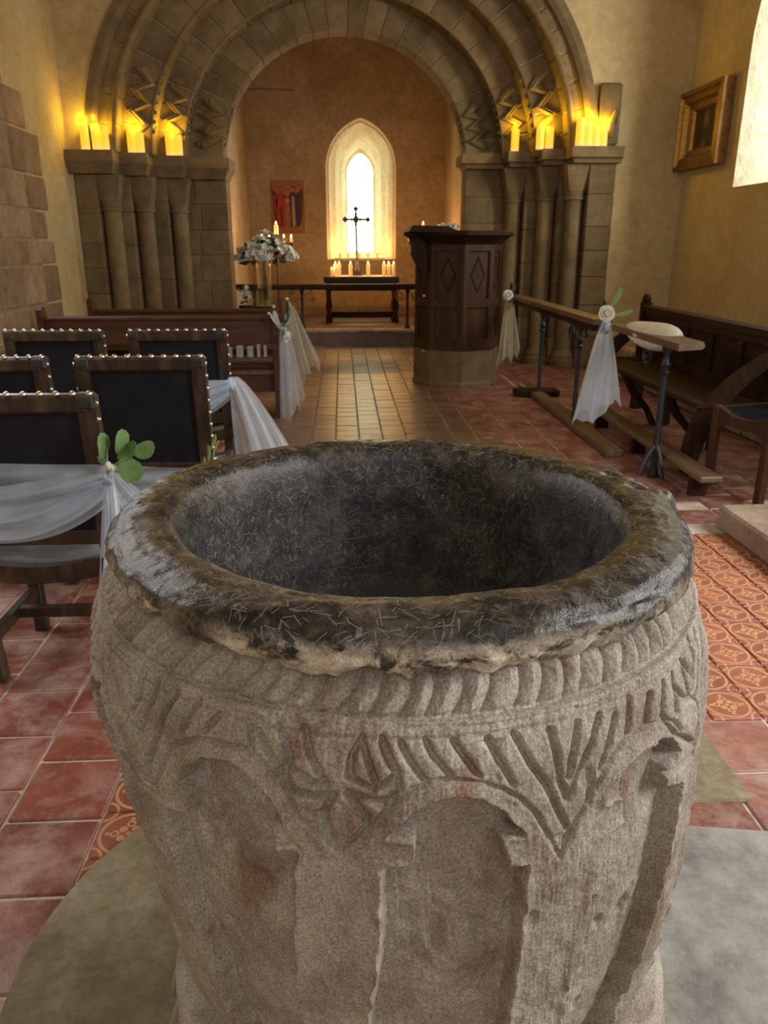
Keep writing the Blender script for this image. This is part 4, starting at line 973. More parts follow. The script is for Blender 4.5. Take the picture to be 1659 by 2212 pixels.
MB().box((-.74, 3.92, .443), (-.56, 4.05, .452), .002).build('pages', M['paper'], bk); MB().box((-.645, 3.915, .449), (-.56, 4.05, .458), .002).build('blue_cover', M['book_blue'], bk)

# pew end bows
def pew_bow(label_s, label_f, x, y, z, L, mat, seed, wb, dr):
    t = thing('tulle_bow', label_s, 'bow', (x, y, z), 'tulle bows on pew ends')
    knot(t, (x, y, z), .035, seed, 'tulle_dense' if mat == 'tulle' else mat)
    tail(t, (x, y, z), L, .03, wb, (1, -.25, 0), dr, .022, 2.2, seed, mat, rag=.07); tail(t, (x+.01, y+.03, z), L*.82, .03, wb*1.1, (1, .2, 0), (dr[0]*1.9, dr[1], 0), .022, 2.0, seed+3, mat, rag=.08)
    return t
pew_bow('white tulle bow hanging from the aisle end of the pew with the books', '', -.455, 6.05, .68, .66, 'tulle', 31, .085, (.03, -.04, 0))
pew_bow('cream tulle bow hanging from the aisle end of the second pew beyond', '', -.47, 6.96, .80, .66, 'tulle_cream', 41, .10, (.08, -.02, 0))
sprig('rose_spray', 'white rose spray with lily petals and grey leaves on the first pew end', (-.455, 5.99, .70), [
    (ROSE, 'rose', (.045, -.075, -.05), (0, .25, 1), 1.1, 0), (LEAF_G, 'leaf', (.02, -.01, .0), (.3, -.2, -1), 1.5, .3), (LEAF_G, 'leaf', (-.01, -.01, .03), (.7, -.2, .3), 1.4, .3), (LEAF_G, 'leaf', (.03, .0, .05), (.2, -.2, 1), 1.4, .3), (LEAF_D, 'leaf', (.03, 0, .08), (.15, 0, 1), 1.4, .5), (LEAF_D, 'leaf', (.0, .0, .02), (.6, 0, 1), 1.2, .5),
    (PETAL, 'lily_petal', (-.02, -.02, -.02), (-.35, -.1, 1), 1.25, .4), (PETAL, 'lily_petal', (-.03, -.02, .02), (-.6, -.2, .8), .9, -.5), (PETAL, 'lily_petal', (.03, .02, .02), (.4, 0, 1), .9, .9), (PETAL, 'lily_petal', (.06, .02, -.0), (.5, 0, .6), .7, .2), (BUD, 'bud', (-.10, 0, .115), (0, 0, 1), 1.1, 0), (BUD, 'bud', (-.06, 0, .165), (0, 0, 1), 1.1, 0), (BUD, 'bud', (.04, 0, .22), (0, 0, 1), 1.1, 0)],  # last three buds stand in for small bright light highlights
    [[(0, 0, -.04), (-.03, 0, .06), (-.06, 0, .16)], [(0, 0, -.04), (.02, 0, .1), (.04, 0, .21)], [(0, 0, -.04), (-.05, 0, .06), (-.10, 0, .11)]], 'flower sprays on pews and rails', 'flower spray')
for o in bpy.data.objects:
    if o.name.startswith('rose') and o.type == 'MESH': o.rotation_quaternion = Euler((R(70), R(rnd.uniform(-20, 20)), rnd.uniform(0, 6))).to_quaternion()

# ------------------------------------------------------------------ south side: rail, kneeler, bench, chair
def spiral(c, r0, r1, turns, sgn, n=40, ax='y'):
    out = []
    for i in range(n+1):
        t = i/n; a = sgn*(t*turns*2*PI)+PI/2; r = r0+(r1-r0)*t
        out.append((c[0], c[1]+r*math.cos(a), c[2]+r*math.sin(a)))
    return out
def rail_post(t, x, y, zt, base='foot', rr_=.016):
    m = MB(); m.lathe([(.032, 0), (.032, .02), (.022, .05), (rr_, .07), (rr_, zt-.18), (.024, zt-.175), (.028, zt-.16), (.02, zt-.15), (.022, zt-.13), (.03, zt-.115), (.02, zt-.10), (.016, zt-.06), (.026, zt-.04), (.03, zt-.02), (.03, zt)], 12, (x, y, 0)); m.build('iron_post', M['iron'], t, True)
    if base == 'tripod':
        for dx, dy in ((.015, -.11), (-.10, -.03), (-.03, .10)): MB().tube([(x, y, .20), (x+dx*.5, y+dy*.5, .13), (x+dx, y+dy, .012)], [.012, .011, .012], 6).build('foot', M['iron'], t, True)
rl = thing('choir_rail', 'long wooden handrail on iron posts beside the pulpit, rose at its far end', 'rail', (1.8, 6.6, 0))
MB().prism([(1.69, .790), (1.80, .80), (1.815, .815), (1.79, .832), (1.69, .825)], 5.25, 7.95, 'y').build('wooden_rail', M['pale_wood'], rl)
MB().prism([(1.70, .745), (1.74, .745), (1.74, .787), (1.70, .787)], 5.3, 7.9, 'y').build('under_rail', M['wood'], rl)
for y in (5.75, 6.87): rail_post(rl, 1.755, y, .75)
for y, sg in ((5.98, 1),): MB().tube(spiral((1.755, y, .665), .075, .012, 2.2, sg), .008, 6).build('iron_scroll', M['iron'], rl, True)
MB().tube(spiral((1.755, 5.60, .70), .04, .008, 1.8, -1), .007, 6).build('iron_scroll', M['iron'], rl, True)
r2 = thing('choir_rail', 'short wooden rail end on a slim iron post, cream sash wrapped over it', 'rail', (1.85, 4.4, 0))
MB().prism([(1.74, .778), (1.865, .785), (1.88, .80), (1.87, .825), (1.74, .815)], 3.98, 5.02, 'y').build('wooden_rail', M['pale_wood'], r2)
rail_post(r2, 1.825, 4.32, .775, 'tripod', .019); MB().tube(spiral((1.80, 4.55, .70), .075, .012, 2.2, 1), .008, 6).build('iron_scroll', M['iron'], r2, True)
# cream sash looped over the rail
t = thing('satin_ribbon', 'cream satin sash draped loosely over the short rail end', 'ribbon', (1.86, 4.6, .82))
def fn(u, v):
    a = 2*PI*u; s_ = v-.5; yy = 4.62+s_*.72; prof = max(math.cos(s_*PI)**.5, 0)
    return (1.85+(.105*prof+.006)*math.cos(a)*(1.0), yy, .800+(.070*prof+.004)*math.sin(a)-(.02*prof if math.sin(a) < 0 else 0)+.01*math.sin(5*v+a))
MB().grid(fn, 32, 20).build('draped_loop', M['cushion'], t, 'all')
def rail_bow(lab, x, y, z, L, wb, mat, seed, dr):
    t = thing('tulle_bow', lab, 'bow', (x, y, z), 'tulle bows on the rails'); knot(t, (x, y, z), .04, seed)
    tail(t, (x, y, z), L, .035, wb, (1, .25, 0), dr, .025, 2.6, seed, mat, rag=.06); tail(t, (x+.01, y+.02, z), L*.9, .03, wb*.9, (1, -.2, 0), (dr[0]+.06, dr[1], 0), .02, 2.2, seed+2, mat, rag=.06)
rail_bow('full white tulle bow hanging at the joint of the two rails', 1.69, 5.02, .80, .60, .155, 'tulle_dense', 51, (-.045, 0, 0))
rail_bow('greyish tulle bow hanging from the rail end next to the pulpit', 1.66, 7.90, .80, .62, .10, 'tulle_cream', 61, (-.01, 0, 0))
sp1 = sprig('rose_spray', 'cream rose and pale green leaves at the joint of the two rails', (1.68, 4.98, .87), [(ROSE, 'rose', (-.02, -.05, .02), (0, 0, 1), 1.25, 0), (LEAF_LB, 'leaf', (.03, 0, .05), (.45, 0, 1), 1.0, .5), (LEAF_LB, 'leaf', (.05, 0, .0), (1, 0, .25), .9, .5), (LEAF_LB, 'leaf', (.02, .01, .04), (.7, 0, .9), .9, .3), (LEAF_D, 'leaf', (-.01, 0, .04), (-.3, 0, 1), .7, .5), (LEAF_D, 'leaf', (0, 0, -.04), (-.3, 0, -1), .8, .5)], [[(0, 0, -.03), (.03, 0, .06)]], 'flower sprays on pews and rails', 'flower spray')
sp2 = sprig('rose_spray', 'single cream rose with dark leaves on the rail end next to the pulpit', (1.65, 7.86, .83), [(ROSE, 'rose', (-.02, -.03, .0), (0, 0, 1), 1.25, 0), (LEAF_D, 'leaf', (.01, 0, .03), (.2, 0, 1), 1.0, .5), (LEAF_D, 'leaf', (.03, 0, .02), (.6, 0, 1), .9, .2)], [[(0, 0, -.04), (.0, 0, .05)]], 'flower sprays on pews and rails', 'flower spray')
for s_ in (sp1, sp2):
    for c in s_.children:
        if c.name.startswith('rose'): c.rotation_quaternion = Euler((R(78), 0, 0)).to_quaternion()
# floor sill under the long rail and low kneeler
t = thing('floor_sill', 'worn wooden sill beam on the floor under the iron posts', 'beam', (1.75, 5.8, 0)); MB().box((1.68, 4.75, .0), (1.80, 7.35, .05), .008).build('beam', M['pale_wood'], t); MB().box((1.55, 6.85, 0), (1.95, 7.02, .06), .01).build('cross_piece', M['wood'], t)
t = thing('kneeler', 'low wooden kneeling board on short feet in front of the bench', 'kneeler', (1.98, 4.6, 0))
MB().box((1.865, 3.80, .11), (1.99, 5.75, .145), .008).build('board', M['pale_wood'], t)
for y in (3.95, 4.85, 5.6): MB().box((1.88, y-.02, 0), (1.975, y+.025, .112), .004).build('foot', M['wood'], t)
# panelled bench along the south side
bn = thing('choir_bench', 'long dark panelled bench with scrolled ends by the cream wall', 'bench', (2.3, 5.3, 0)); y0, y1 = 4.26, 6.30
MB().prism([(2.41, .80), (2.50, .80), (2.50, .835), (2.47, .85), (2.41, .84)], y0, y1, 'y').build('top_rail', M['wood'], bn)
MB().box((2.45, y0, .40), (2.475, y1, .805), 0).build('back_board', M['wood'], bn)
MB().box((2.43, y0, .44), (2.452, y1, .50), .004).build('panel_rail', M['wood'], bn); MB().box((2.43, y0, .745), (2.452, y1, .80), .004).build('panel_rail', M['wood'], bn)
for k in range(6): yy = y0+.03+k*(y1-y0-.06)/5; MB().box((2.43, yy-.025, .50), (2.452, yy+.025, .745), .004).build('stile', M['wood'], bn)
MB().box((2.02, y0+.02, .405), (2.46, y1-.02, .44), .008).build('seat', M['wood'], bn)
MB().ball((2.45, y1+.02, .885), (.035, .045, .05), 10, 6).build('finial', M['wood'], bn, True); MB().box((2.41, y1-.02, 0), (2.49, y1+.05, .87), .008).build('back_post', M['wood'], bn)
def curved_end(y):
    A = []
    for i in range(17):
        q = i/16; x = 2.03+.11*q+.40*q**1.5-.05*math.sin(q*PI)*1.6; z = .02+.76*q+.05*math.sin(q*PI); wd_ = .042+.018*math.sin(q*PI)
        A.append([(x-wd_, y, z), (x+wd_, y, z-.02), (x+wd_, y+.05, z-.02), (x-wd_, y+.05, z)])
    m = MB()
    for a, b in zip(A[:-1], A[1:]): loft(m, a, b)
    m.add(A[0], [(0, 1, 2, 3)]); m.add(A[-1], [(0, 1, 2, 3)]); return m
curved_end(4.29).build('bench_end', M['wood'], bn, True); curved_end(6.28).build('bench_end', M['wood'], bn, True)
for y in (4.9, 5.7):
    MB().tube([(2.10, y, .40), (2.18, y, .25), (2.30, y, .12), (2.36, y, .0)], [.05, .045, .04, .045], 8, flat=.6).build('curved_leg', M['wood'], bn, True); MB().box((2.42, y-.03, 0), (2.48, y+.03, .42), .004).build('leg', M['wood'], bn)
# side chair with dished leather seat, cut by the frame
sc = thing('side_chair', 'wooden chair with sagging black leather seat in front of the bench', 'chair', (2.32, 4.0, 0))
cx, cy, zs_ = 2.33, 4.01, .455; hw = .19
def zz_(x): return zs_-.045*(1-((x-cx)/hw)**2)
ca, sa = math.cos(R(-74)), math.sin(R(-74))
def rt(x, y, z): dx, dy = x-cx, y-cy; return (cx+dx*ca-dy*sa, cy+dx*sa+dy*ca, z)
def addrot(m): m.v = [rt(*p) for p in m.v]; return m
m = MB().grid(lambda u, v: (cx-hw+2*hw*u, cy-.2+.4*v, zz_(cx-hw+2*hw*u)), 14, 5); m.grid(lambda u, v: (cx-hw+2*hw*u, cy-.2+.4*v, zz_(cx-hw+2*hw*u)-.012), 14, 5); addrot(m).build('seat', M['leather'], sc, 'all')
for yy in (cy-.22, cy+.20):
    m = MB(); A = []
    for i in range(15):
        x = cx-hw+2*hw*i/14; dp = .05+.10*abs((x-cx)/hw)**4; A.append([(x, yy, zz_(x)-dp), (x, yy+.03, zz_(x)-dp), (x, yy+.03, zz_(x)+.01), (x, yy, zz_(x)+.01)])
    for a, b in zip(A[:-1], A[1:]): loft(m, a, b)
    m.add(A[0], [(0, 1, 2, 3)]); m.add(A[-1], [(0, 1, 2, 3)]); addrot(m).build('seat_rail', M['oak'], sc)
for sx in (-1, 1):
    for yy in (cy-.21, cy+.21): addrot(MB().box((cx+sx*hw-.022, yy-.022, 0), (cx+sx*hw+.022, yy+.022, zs_+.004), .004)).build('leg', M['oak'], sc)
    addrot(MB().box((cx+sx*hw-.012, cy-.2, zs_-.05), (cx+sx*hw+.012, cy+.2, zs_), .003)).build('seat_side', M['oak'], sc)
    addrot(MB().beam((cx+sx*hw, cy+.21, zs_), (cx+sx*hw, cy+.27, .92), .04, .035, .004, (0, 1, 0))).build('back_post', M['oak'], sc)
addrot(MB().box((cx-hw, cy+.24, .80), (cx+hw, cy+.28, .90), .008)).build('back_rail', M['oak'], sc)
# low pale stone step by the frame's edge
m = MB().box((1.80, 1.9, 0), (3.5, 3.45, .115), .012); tag(link(m.mesh('stone_step', M['flag_warm']), 'stone_step'), 'low pale stone step beside the patterned tiles', 'step')

# ------------------------------------------------------------------ pulpit
pu = thing('pulpit', 'dark oak octagonal pulpit with diamond panels on a stone base', 'pulpit', (1.12, 7.78, 0)); pc = (1.12, 7.78)
def octp(r, z, rot=0): return [(pc[0]+r*math.cos(PI/4*k-PI/2+rot), pc[1]+r*math.sin(PI/4*k-PI/2+rot), z) for k in range(8)]
def octband(m, lv):
    L_ = [octp(r, z) for r, z in lv]
    for a, b in zip(L_[:-1], L_[1:]): loft(m, a, b)
    return m.add(L_[0], [tuple(range(8))]).add(L_[-1], [tuple(range(8))])
octband(MB(), [(.43, 0), (.43, .03), (.42, .05), (.42, .345)]).build('stone_base', M['ashlar'], pu)
octband(MB(), [(.395, .345), (.395, 1.34)]).build('core', M['oak'], pu)
octband(MB(), [(.425, .345), (.425, .39), (.41, .40)]).build('base_moulding', M['oak'], pu)
octband(MB(), [(.41, 1.30), (.44, 1.33), (.47, 1.35), (.50, 1.375), (.53, 1.385), (.53, 1.41), (.50, 1.425)]).build('cornice', M['wood'], pu)
for k in range(8):
    a = Vector(octp(.415, 0)[k]); b = Vector(octp(.415, 0)[(k+1) % 8]); d = (b-a).normalized(); nrm = Vector((d.y, -d.x, 0)); L_ = (b-a).length
    def bar(s0, s1, z0, z1, th, nm, mat):
        p = [a+d*s0*L_, a+d*s1*L_]; n_ = nrm*th; n0 = nrm*-.02
        vs = [p[0]+n0+Vector((0, 0, z0)), p[1]+n0+Vector((0, 0, z0)), p[1]+n_+Vector((0, 0, z0)), p[0]+n_+Vector((0, 0, z0))]; vs += [v_+Vector((0, 0, z1-z0)) for v_ in vs]
        MB().add(vs, [(3, 2, 1, 0), (4, 5, 6, 7), (0, 1, 5, 4), (1, 2, 6, 5), (2, 3, 7, 6), (3, 0, 4, 7)]).build(nm, M[mat], pu)
    if k in (2, 3, 4): continue
    bar(0, .13, .39, 1.31, .0, 'stile', 'oak'); bar(.87, 1, .39, 1.31, .0, 'stile', 'oak')
    for z0, z1 in ((.39, .45), (.745, .82), (1.25, 1.31)): bar(.13, .87, z0, z1, .0, 'rail', 'oak')
    # diamond on the upper panel
    c = a+d*L_*.5+nrm*-.012; dm = MB()
    o_ = [c+Vector((0, 0, 1.035))+d*x*L_+Vector((0, 0, z)) for x, z in ((.0, .165), (.24, 0), (0, -.165), (-.24, 0))]; i_ = [c+nrm*-.012+Vector((0, 0, 1.035))+d*x*L_+Vector((0, 0, z)) for x, z in ((0, .10), (.14, 0), (0, -.10), (-.14, 0))]
    b_ = [v_-nrm*.012 for v_ in o_]; loft(dm, b_, o_); loft(dm, o_, i_); dm.add(i_, [(0, 1, 2, 3)]); dm.build('diamond_panel', M['wood'], pu)
# scroll bracket and sloping book desk on the aisle side
MB().prism([(.78, 1.37), (.62, 1.36), (.645, 1.28), (.64, 1.22), (.68, 1.14), (.75, 1.08), (.80, 1.06)], 7.55, 7.60, 'y').build('scroll_bracket', M['wood'], pu)
dk = MB(); dk.prism([(.60, 1.415), (.99, 1.405), (1.02, 1.43), (.95, 1.462), (.64, 1.468)], 7.30, 7.85, 'y'); dk.build('book_desk', M['wood'], pu)
for z in (.78, .27): MB().lathe([(.012, 0), (.016, .006), (.010, .014)], 8, (0, 0, 0), Matrix.Translation((.765, 7.50, z+.07)) @ Matrix.Rotation(R(90), 4, 'X')).build('brass_knob', M['stud'], pu, True)  # small metal knobs added to stand for light glints on the pulpit
t = thing('flower_posy', 'small white flower posy lying on top of the pulpit', 'posy', (1.02, 7.9, 1.438))
for k in range(7): link(BLOOM, 'blossom', t, (-.07+.028*k, .015*(k % 3), .025+.012*(k % 2)), (R(60), 0, k)).scale = (.6, .6, .6)
MB().tube([(.93, 7.9, 1.436), (1.12, 7.92, 1.436)], .008, 6).build('stem', M['leaf_dark'], t)

# ------------------------------------------------------------------ sanctuary
ra = thing('communion_rail', 'low dark communion rail with iron posts before the altar', 'rail', (.1, 10.95, .2))
MB().box((CX0+.02, 10.89, .725), (CX1-.02, 11.01, .80), .015).build('top_rail', M['wood'], ra)
for x in (-1.2, -.555, .89, 1.5): MB().lathe([(.035, .205), (.035, .23), (.02, .28), (.018, .66), (.03, .69), (.03, .73)], 12, (x, 10.95, 0)).build('post', M['iron'], ra, True)
for x, sg in ((-.66, 1), (-.45, -1), (.78, 1), (1.0, -1)):
    p = [(q[1]+x-0, 10.95, q[2]) for q in spiral((0, 0, .64), .075, .015, 1.8, sg)]; MB().tube(p, .009, 6).build('scroll', M['gold_dull'], ra, True)
    MB().tube([(x-.08, 10.95, .70), (x-.03, 10.95, .60), (x+.04, 10.95, .575), (x+.09, 10.95, .62)], .008, 6).build('leaf_scroll', M['gold_dull'], ra, True)
al = thing('altar_table', 'dark wooden altar table with black slab top below the window', 'altar', (.285, 12.1, .2))
MB().box((-.275, 11.80, .775), (.835, 12.40, .862), .006).build('table_top', M['black_cloth'], al)
MB().box((-.24, 11.86, .66), (.80, 12.35, .775), .005).build('apron', M['wood'], al)
for x in (-.21, .79):
    MB().prism([(x-.05, .205), (x+.05, .205), (x+.045, .26), (x+.03, .34), (x+.05, .44), (x+.03, .52), (x+.04, .66), (x-.04, .66), (x-.03, .52), (x-.05, .44), (x-.03, .34), (x-.045, .26)], 11.88, 12.32, 'y').build('trestle_leg', M['wood'], al)
MB().box((-.2, 12.06, .255), (.78, 12.12, .345), .004).build('stretcher', M['wood'], al)
lc = thing('linen_cloth', 'narrow white linen cloth on the black altar top', 'cloth', (.28, 12.1, .862)); MB().box((-.10, 11.82, .8625), (.74, 12.38, .866), .001).build('cloth', M['linen'], lc)
# altar cross
cr = thing('altar_cross', 'tall dark metal cross with diamond tips in front of the window', 'cross', (.22, 12.1, .866)); cx_, cyy, cz = .212, 12.1, 1.655
MB().lathe([(.085, .866), (.085, .89), (.06, .91), (.065, .95), (.035, 1.0), (.04, 1.04), (.022, 1.10), (.012, 1.14)], 14, (.222, cyy, 0)).build('foot', M['iron'], cr, True)
MB().tube([(.222, cyy, 1.12), (cx_, cyy, 1.6)], [.017, .015], 8).build('shaft', M['iron'], cr)
MB().box((cx_-.155, cyy-.008, cz-.016), (cx_+.165, cyy+.008, cz+.016), .003).build('cross_arm', M['iron'], cr); MB().box((cx_-.016, cyy-.008, 1.55), (cx_+.016, cyy+.008, cz+.14), .003).build('upright', M['iron'], cr)
for dx, dz in ((-.16, 0), (.175, 0), (0, .145)):
    MB().prism([(cx_+dx-.042, cz+dz), (cx_+dx, cz+dz+.045), (cx_+dx+.042, cz+dz), (cx_+dx, cz+dz-.045)], cyy-.01, cyy+.01, 'y').build('diamond_tip', M['iron'], cr)
MB().prism([(cx_-.05, cz), (cx_, cz+.085), (cx_+.05, cz), (cx_, cz-.085)], cyy-.014, cyy+.014, 'y').build('centre_boss', M['iron'], cr)
for k in range(12):
    a = 2*PI*(k+.5)/12; MB().tube([(cx_+.03*math.cos(a), cyy, cz+.03*math.sin(a)), (cx_+.115*math.cos(a), cyy, cz+.115*math.sin(a))], [.005, .002], 5).build('ray', M['iron'], cr)
# candles
def make_candle(label, r=.024, h=.12, group=None, power=.5, wax='wax', flame=.045):
    t = thing('candle', label, 'candle', (0, 0, 0), group)
    MB().lathe([(r, 0), (r, h-.004), (r*.93, h), (r*.6, h-.004), (.002, h-.006)], 14).build('wax', M[wax], t, True)
    MB().tube([(0, 0, h-.006), (.001, 0, h+.01)], .0015, 5).build('wick', M['wick'], t)
    MB().lathe([(.001, 0), (flame*.26, flame*.28), (flame*.22, flame*.5), (flame*.08, flame*.8), (.0005, flame)], 10, (0, 0, h+.004)).build('flame', M['flame'], t, True)
    l = bpy.data.lights.new('candle_glow', 'POINT'); l.energy = power*2.5; l.color = (1, .46, .12); l.shadow_soft_size = .02
    lo = bpy.data.objects.new('candle_glow', l); COL.objects.link(lo); lo.parent = t; lo.location = (0, 0, h+flame+.035)
    return t
cd = make_candle('short orange glowing candle at the north end of the altar', .022, .085, 'candles on the altar', 1.1); cd.location = (-.155, 11.90, .866)
ct = make_candle('pale pillar candle at the north end of the altar, taller of the pair there', .026, .165, 'candles on the altar', 1.2); ct.location = (-.10, 11.92, .866)
for x, lab in ((-.045, 'pale pillar candle on the altar, third counted from its north end'), (.122, 'pale pillar candle on the altar just north of the cross'), (.382, 'pale pillar candle on the altar just south of the cross'), (.615, 'orange lit candle on the altar, first of three at its south end'), (.685, 'pale candle on the altar, middle of three at its south end'), (.758, 'pale candle at the very south end of the altar')):
    dup(ct, (x, 11.90+.03*rnd.random(), .866), 0, lab)
cs = make_candle('small candle on the window sill, first from the north', .022, .075, 'candles on the window sill', .8); sill = 1.105
cs.location = (-.03, YE+.04, sill)
for x, lab in ((.10, 'small candle on the window sill, second from the north'), (.285, 'small candle on the window sill behind the cross shaft'), (.43, 'small candle on the window sill, second from the south'), (.58, 'small candle on the window sill, first from the south')):
    dup(cs, (x, YE+.04, sill), 0, lab)
MB0 = MB().box((-.12, YE-.02, 1.06), (.70, YE+.10, sill), .008); link(MB0.mesh('sill_slab', M['plaster_white']), 'sill_slab', wf)
# candelabra
def candelabrum(label, x, y, z0, zt, group='tall candelabra beside the altar'):
    t = thing('candelabrum', label, 'candelabra', (x, y, z0), group)
    MB().lathe([(.13, 0), (.13, .015), (.04, .04), (.016, .08), (.013, zt-z0-.02), (.03, zt-z0-.01), (.03, zt-z0)], 14, (x, y, z0)).build('pole', M['iron'], t, True)
    for sg in (-1, 1):
        for q in (.10, .20):
            p = [(x, y, zt-.30), (x+sg*q*.6, y, zt-.34), (x+sg*q, y, zt-.28), (x+sg*q, y, zt-.135)]; MB().tube(p, .007, 6).build('arm', M['iron'], t, True)
            MB().lathe([(.006, -.05), (.022, -.03), (.024, 0)], 10, (x+sg*q, y, zt-.105)).build('cup', M['iron'], t, True); MB().lathe([(.003, -.10), (.009, -.06), (.002, 0)], 6, (x+sg*q, y, zt-.16)).build('drop', M['clear_glass'], t, True)
    return t
candelabrum('iron candelabrum standing behind the white flowers', -.89, 11.25, .2, 1.44); candelabrum('iron candelabrum half hidden behind the pulpit', 1.19, 11.95, .2, 1.46)
c5 = make_candle('tall candle at the top of the candelabrum behind the white flowers', .026, .12, 'candles on the candelabra', 2.0); c5.location = (-.89, 11.25, 1.44)
dup(c5, (1.19, 11.95, 1.46), 0, 'tall candle at the top of the candelabrum behind the pulpit')
c6 = make_candle('small candle on the candelabrum by the flowers, inner of two on its altar side', .018, .06, 'candles on the candelabra', 1.0); c6.location = (-.79, 11.25, 1.335)
for (x, y, z), lab in (((-.69, 11.25, 1.335), 'small candle on the candelabrum by the flowers, outer of two on its altar side'), ((-.99, 11.25, 1.335), 'small candle on the candelabrum by the flowers, inner of two on the wall side'), ((-1.09, 11.25, 1.335), 'small candle on the candelabrum by the flowers, outer of two on the wall side'), ((.99, 11.95, 1.355), 'small candle at the left of the pulpit top, outermost on its candelabrum'), ((1.09, 11.95, 1.355), 'small candle hidden behind the pulpit, inner one of the altar side'), ((1.29, 11.95, 1.355), 'small candle behind the pulpit, inner one of the wall side'), ((1.39, 11.95, 1.355), 'small candle behind the pulpit, outermost of the wall side')):
    dup(c6, (x, y, z), 0, lab)
# icon panel
ic = thing('icon_panel', 'painted panel of two haloed figures in red and dark blue on the far wall', 'painting', (-.85, YE, 1.87)); X0, X1, Zb, Zt = -1.115, -.59, 1.48, 2.265
MB().box((X0, YE-.022, Zb), (X1, YE, Zt), .004).build('board', M['canvas_tan'], ic)
def icf(x, z): return (X0+(X1-X0)*x, Zb+(Zt-Zb)*z)
def icp(poly, mat, nm, lay_): MB().prism([icf(*p) for p in poly], YE-.022-.002*lay_, YE-.02, 'y').build(nm, M[mat], ic)
def icd(c, r, mat, nm, lay_): icp([(c[0]+r*math.cos(2*PI*i/16), c[1]+r*.67*math.sin(2*PI*i/16)) for i in range(16)], mat, nm, lay_)
icp([(.02, .86), (.20, .74), (.30, .80), (.44, .72), (.40, .45), (.36, .2), (.10, .25), (.05, .5)], 'canvas_dark', 'wing', 1); icp([(.52, .72), (.62, .80), (.80, .76), (.97, .88), (.95, .5), (.90, .2), (.6, .15), (.56, .45)], 'canvas_dark', 'wing', 1)
icd((.27, .87), .115, 'canvas_tan', 'halo', 2); icd((.68, .87), .115, 'canvas_tan', 'halo', 2); icd((.27, .86), .065, 'canvas_dark', 'head', 3); icd((.68, .86), .065, 'canvas_dark', 'head', 3); icd((.275, .85), .04, 'canvas_flesh', 'face', 4); icd((.675, .85), .04, 'canvas_flesh', 'face', 4)
icp([(.20, .78), (.35, .78), (.42, .62), (.40, .35), (.42, .12), (.14, .12), (.16, .4), (.12, .62)], 'canvas_red', 'robe', 2); icp([(.06, .70), (.18, .74), (.17, .50), (.10, .40)], 'canvas_red', 'sleeve', 2)
icp([(.60, .78), (.76, .78), (.85, .62), (.84, .35), (.86, .14), (.56, .12), (.58, .4), (.54, .62)], 'canvas_blue', 'robe', 2); icp([(.62, .72), (.70, .70), (.72, .14), (.62, .14)], 'canvas_flesh', 'stole', 3); icd((.48, .62), .07, 'canvas_flesh', 'medallion', 4); icp([(.26, .5), (.32, .5), (.33, .14), (.27, .14)], 'canvas_dark', 'fold', 3)
# ------------------------------------------------------------------ flowers in the tall vase
pd = thing('flower_stand', 'narrow wooden stand under the tall flower vase', 'stand', (-.95, 9.90, 0)); MB().lathe([(.16, 0), (.16, .03), (.05, .06), (.04, .5), (.14, .56), (.15, .585)], 16, (-.95, 9.90, 0)).build('pedestal', M['wood'], pd, True)
va = thing('glass_vase', 'tall clear glass vase carrying the big white bouquet', 'vase', (-.955, 9.90, .585))
MB().lathe([(.085, .587), (.088, .60), (.088, 1.10), (.084, 1.10), (.084, .61), (.002, .605)], 24, (-.955, 9.90, 0)).build('glass', M['clear_glass'], va, True); MB().lathe([(.082, .612), (.082, .80)], 20, (-.955, 9.90, 0)).build('water', M['water'], va, True)
bq = thing('bouquet', 'large dome of white flowers in the tall glass vase', 'bouquet', (-.955, 9.90, 1.10)); r_ = random.Random(5)
for k in range(9): a = r_.uniform(0, 6.28); MB().tube([(-.955+.03*math.cos(a+2), 9.90+.03*math.sin(a+2), .66), (-.955+.06*math.cos(a), 9.90+.05*math.sin(a), 1.10), (-.94+.22*math.cos(a), 9.90+.14*math.sin(a), 1.26)], .005, 5).build('stem', M['leaf_dark'], bq)
for k in range(96):
    a = r_.uniform(0, 2*PI); q = math.sqrt(r_.uniform(0, 1)); th = q*1.55; rx, ry, rz_ = .34, .22, .27
    d = Vector((math.sin(th)*math.cos(a), math.sin(th)*math.sin(a), math.cos(th))); sc_ = r_.uniform(.55, 1.1)
    o = link(BLOOM, 'blossom', bq, (.025+d.x*rx*r_.uniform(.75, 1.15), d.y*ry, .04+d.z*rz_*r_.uniform(.55, 1.18))); o.rotation_mode = 'QUATERNION'; o.rotation_quaternion = d.to_track_quat('Z', 'Y') @ Euler((r_.uniform(-.5, .5), r_.uniform(-.5, .5), 0)).to_quaternion(); o.scale = (sc_,)*3
for k in range(46):
    a = r_.uniform(0, 2*PI); th = r_.uniform(.2, 1.9); d = Vector((math.sin(th)*math.cos(a), math.sin(th)*math.sin(a), math.cos(th))); o = link(LEAF_D, 'leaf', bq, (.02+d.x*.22, d.y*.15, .05+d.z*.15)); o.rotation_mode = 'QUATERNION'; o.rotation_quaternion = d.to_track_quat('Y', 'Z') @ Euler((0, r_.uniform(0, 6), 0)).to_quaternion(); o.scale = (1.2,)*3
b2 = thing('bouquet', 'small low clump of cream flowers and dark leaves beside the vase foot', 'bouquet', (-1.19, 9.86, .0)); 
MB().lathe([(.06, .0), (.07, .05), (.09, .60), (.02, .60)], 12, (-1.19, 9.86, 0)).build('flower_pot', M['wood'], b2, True)
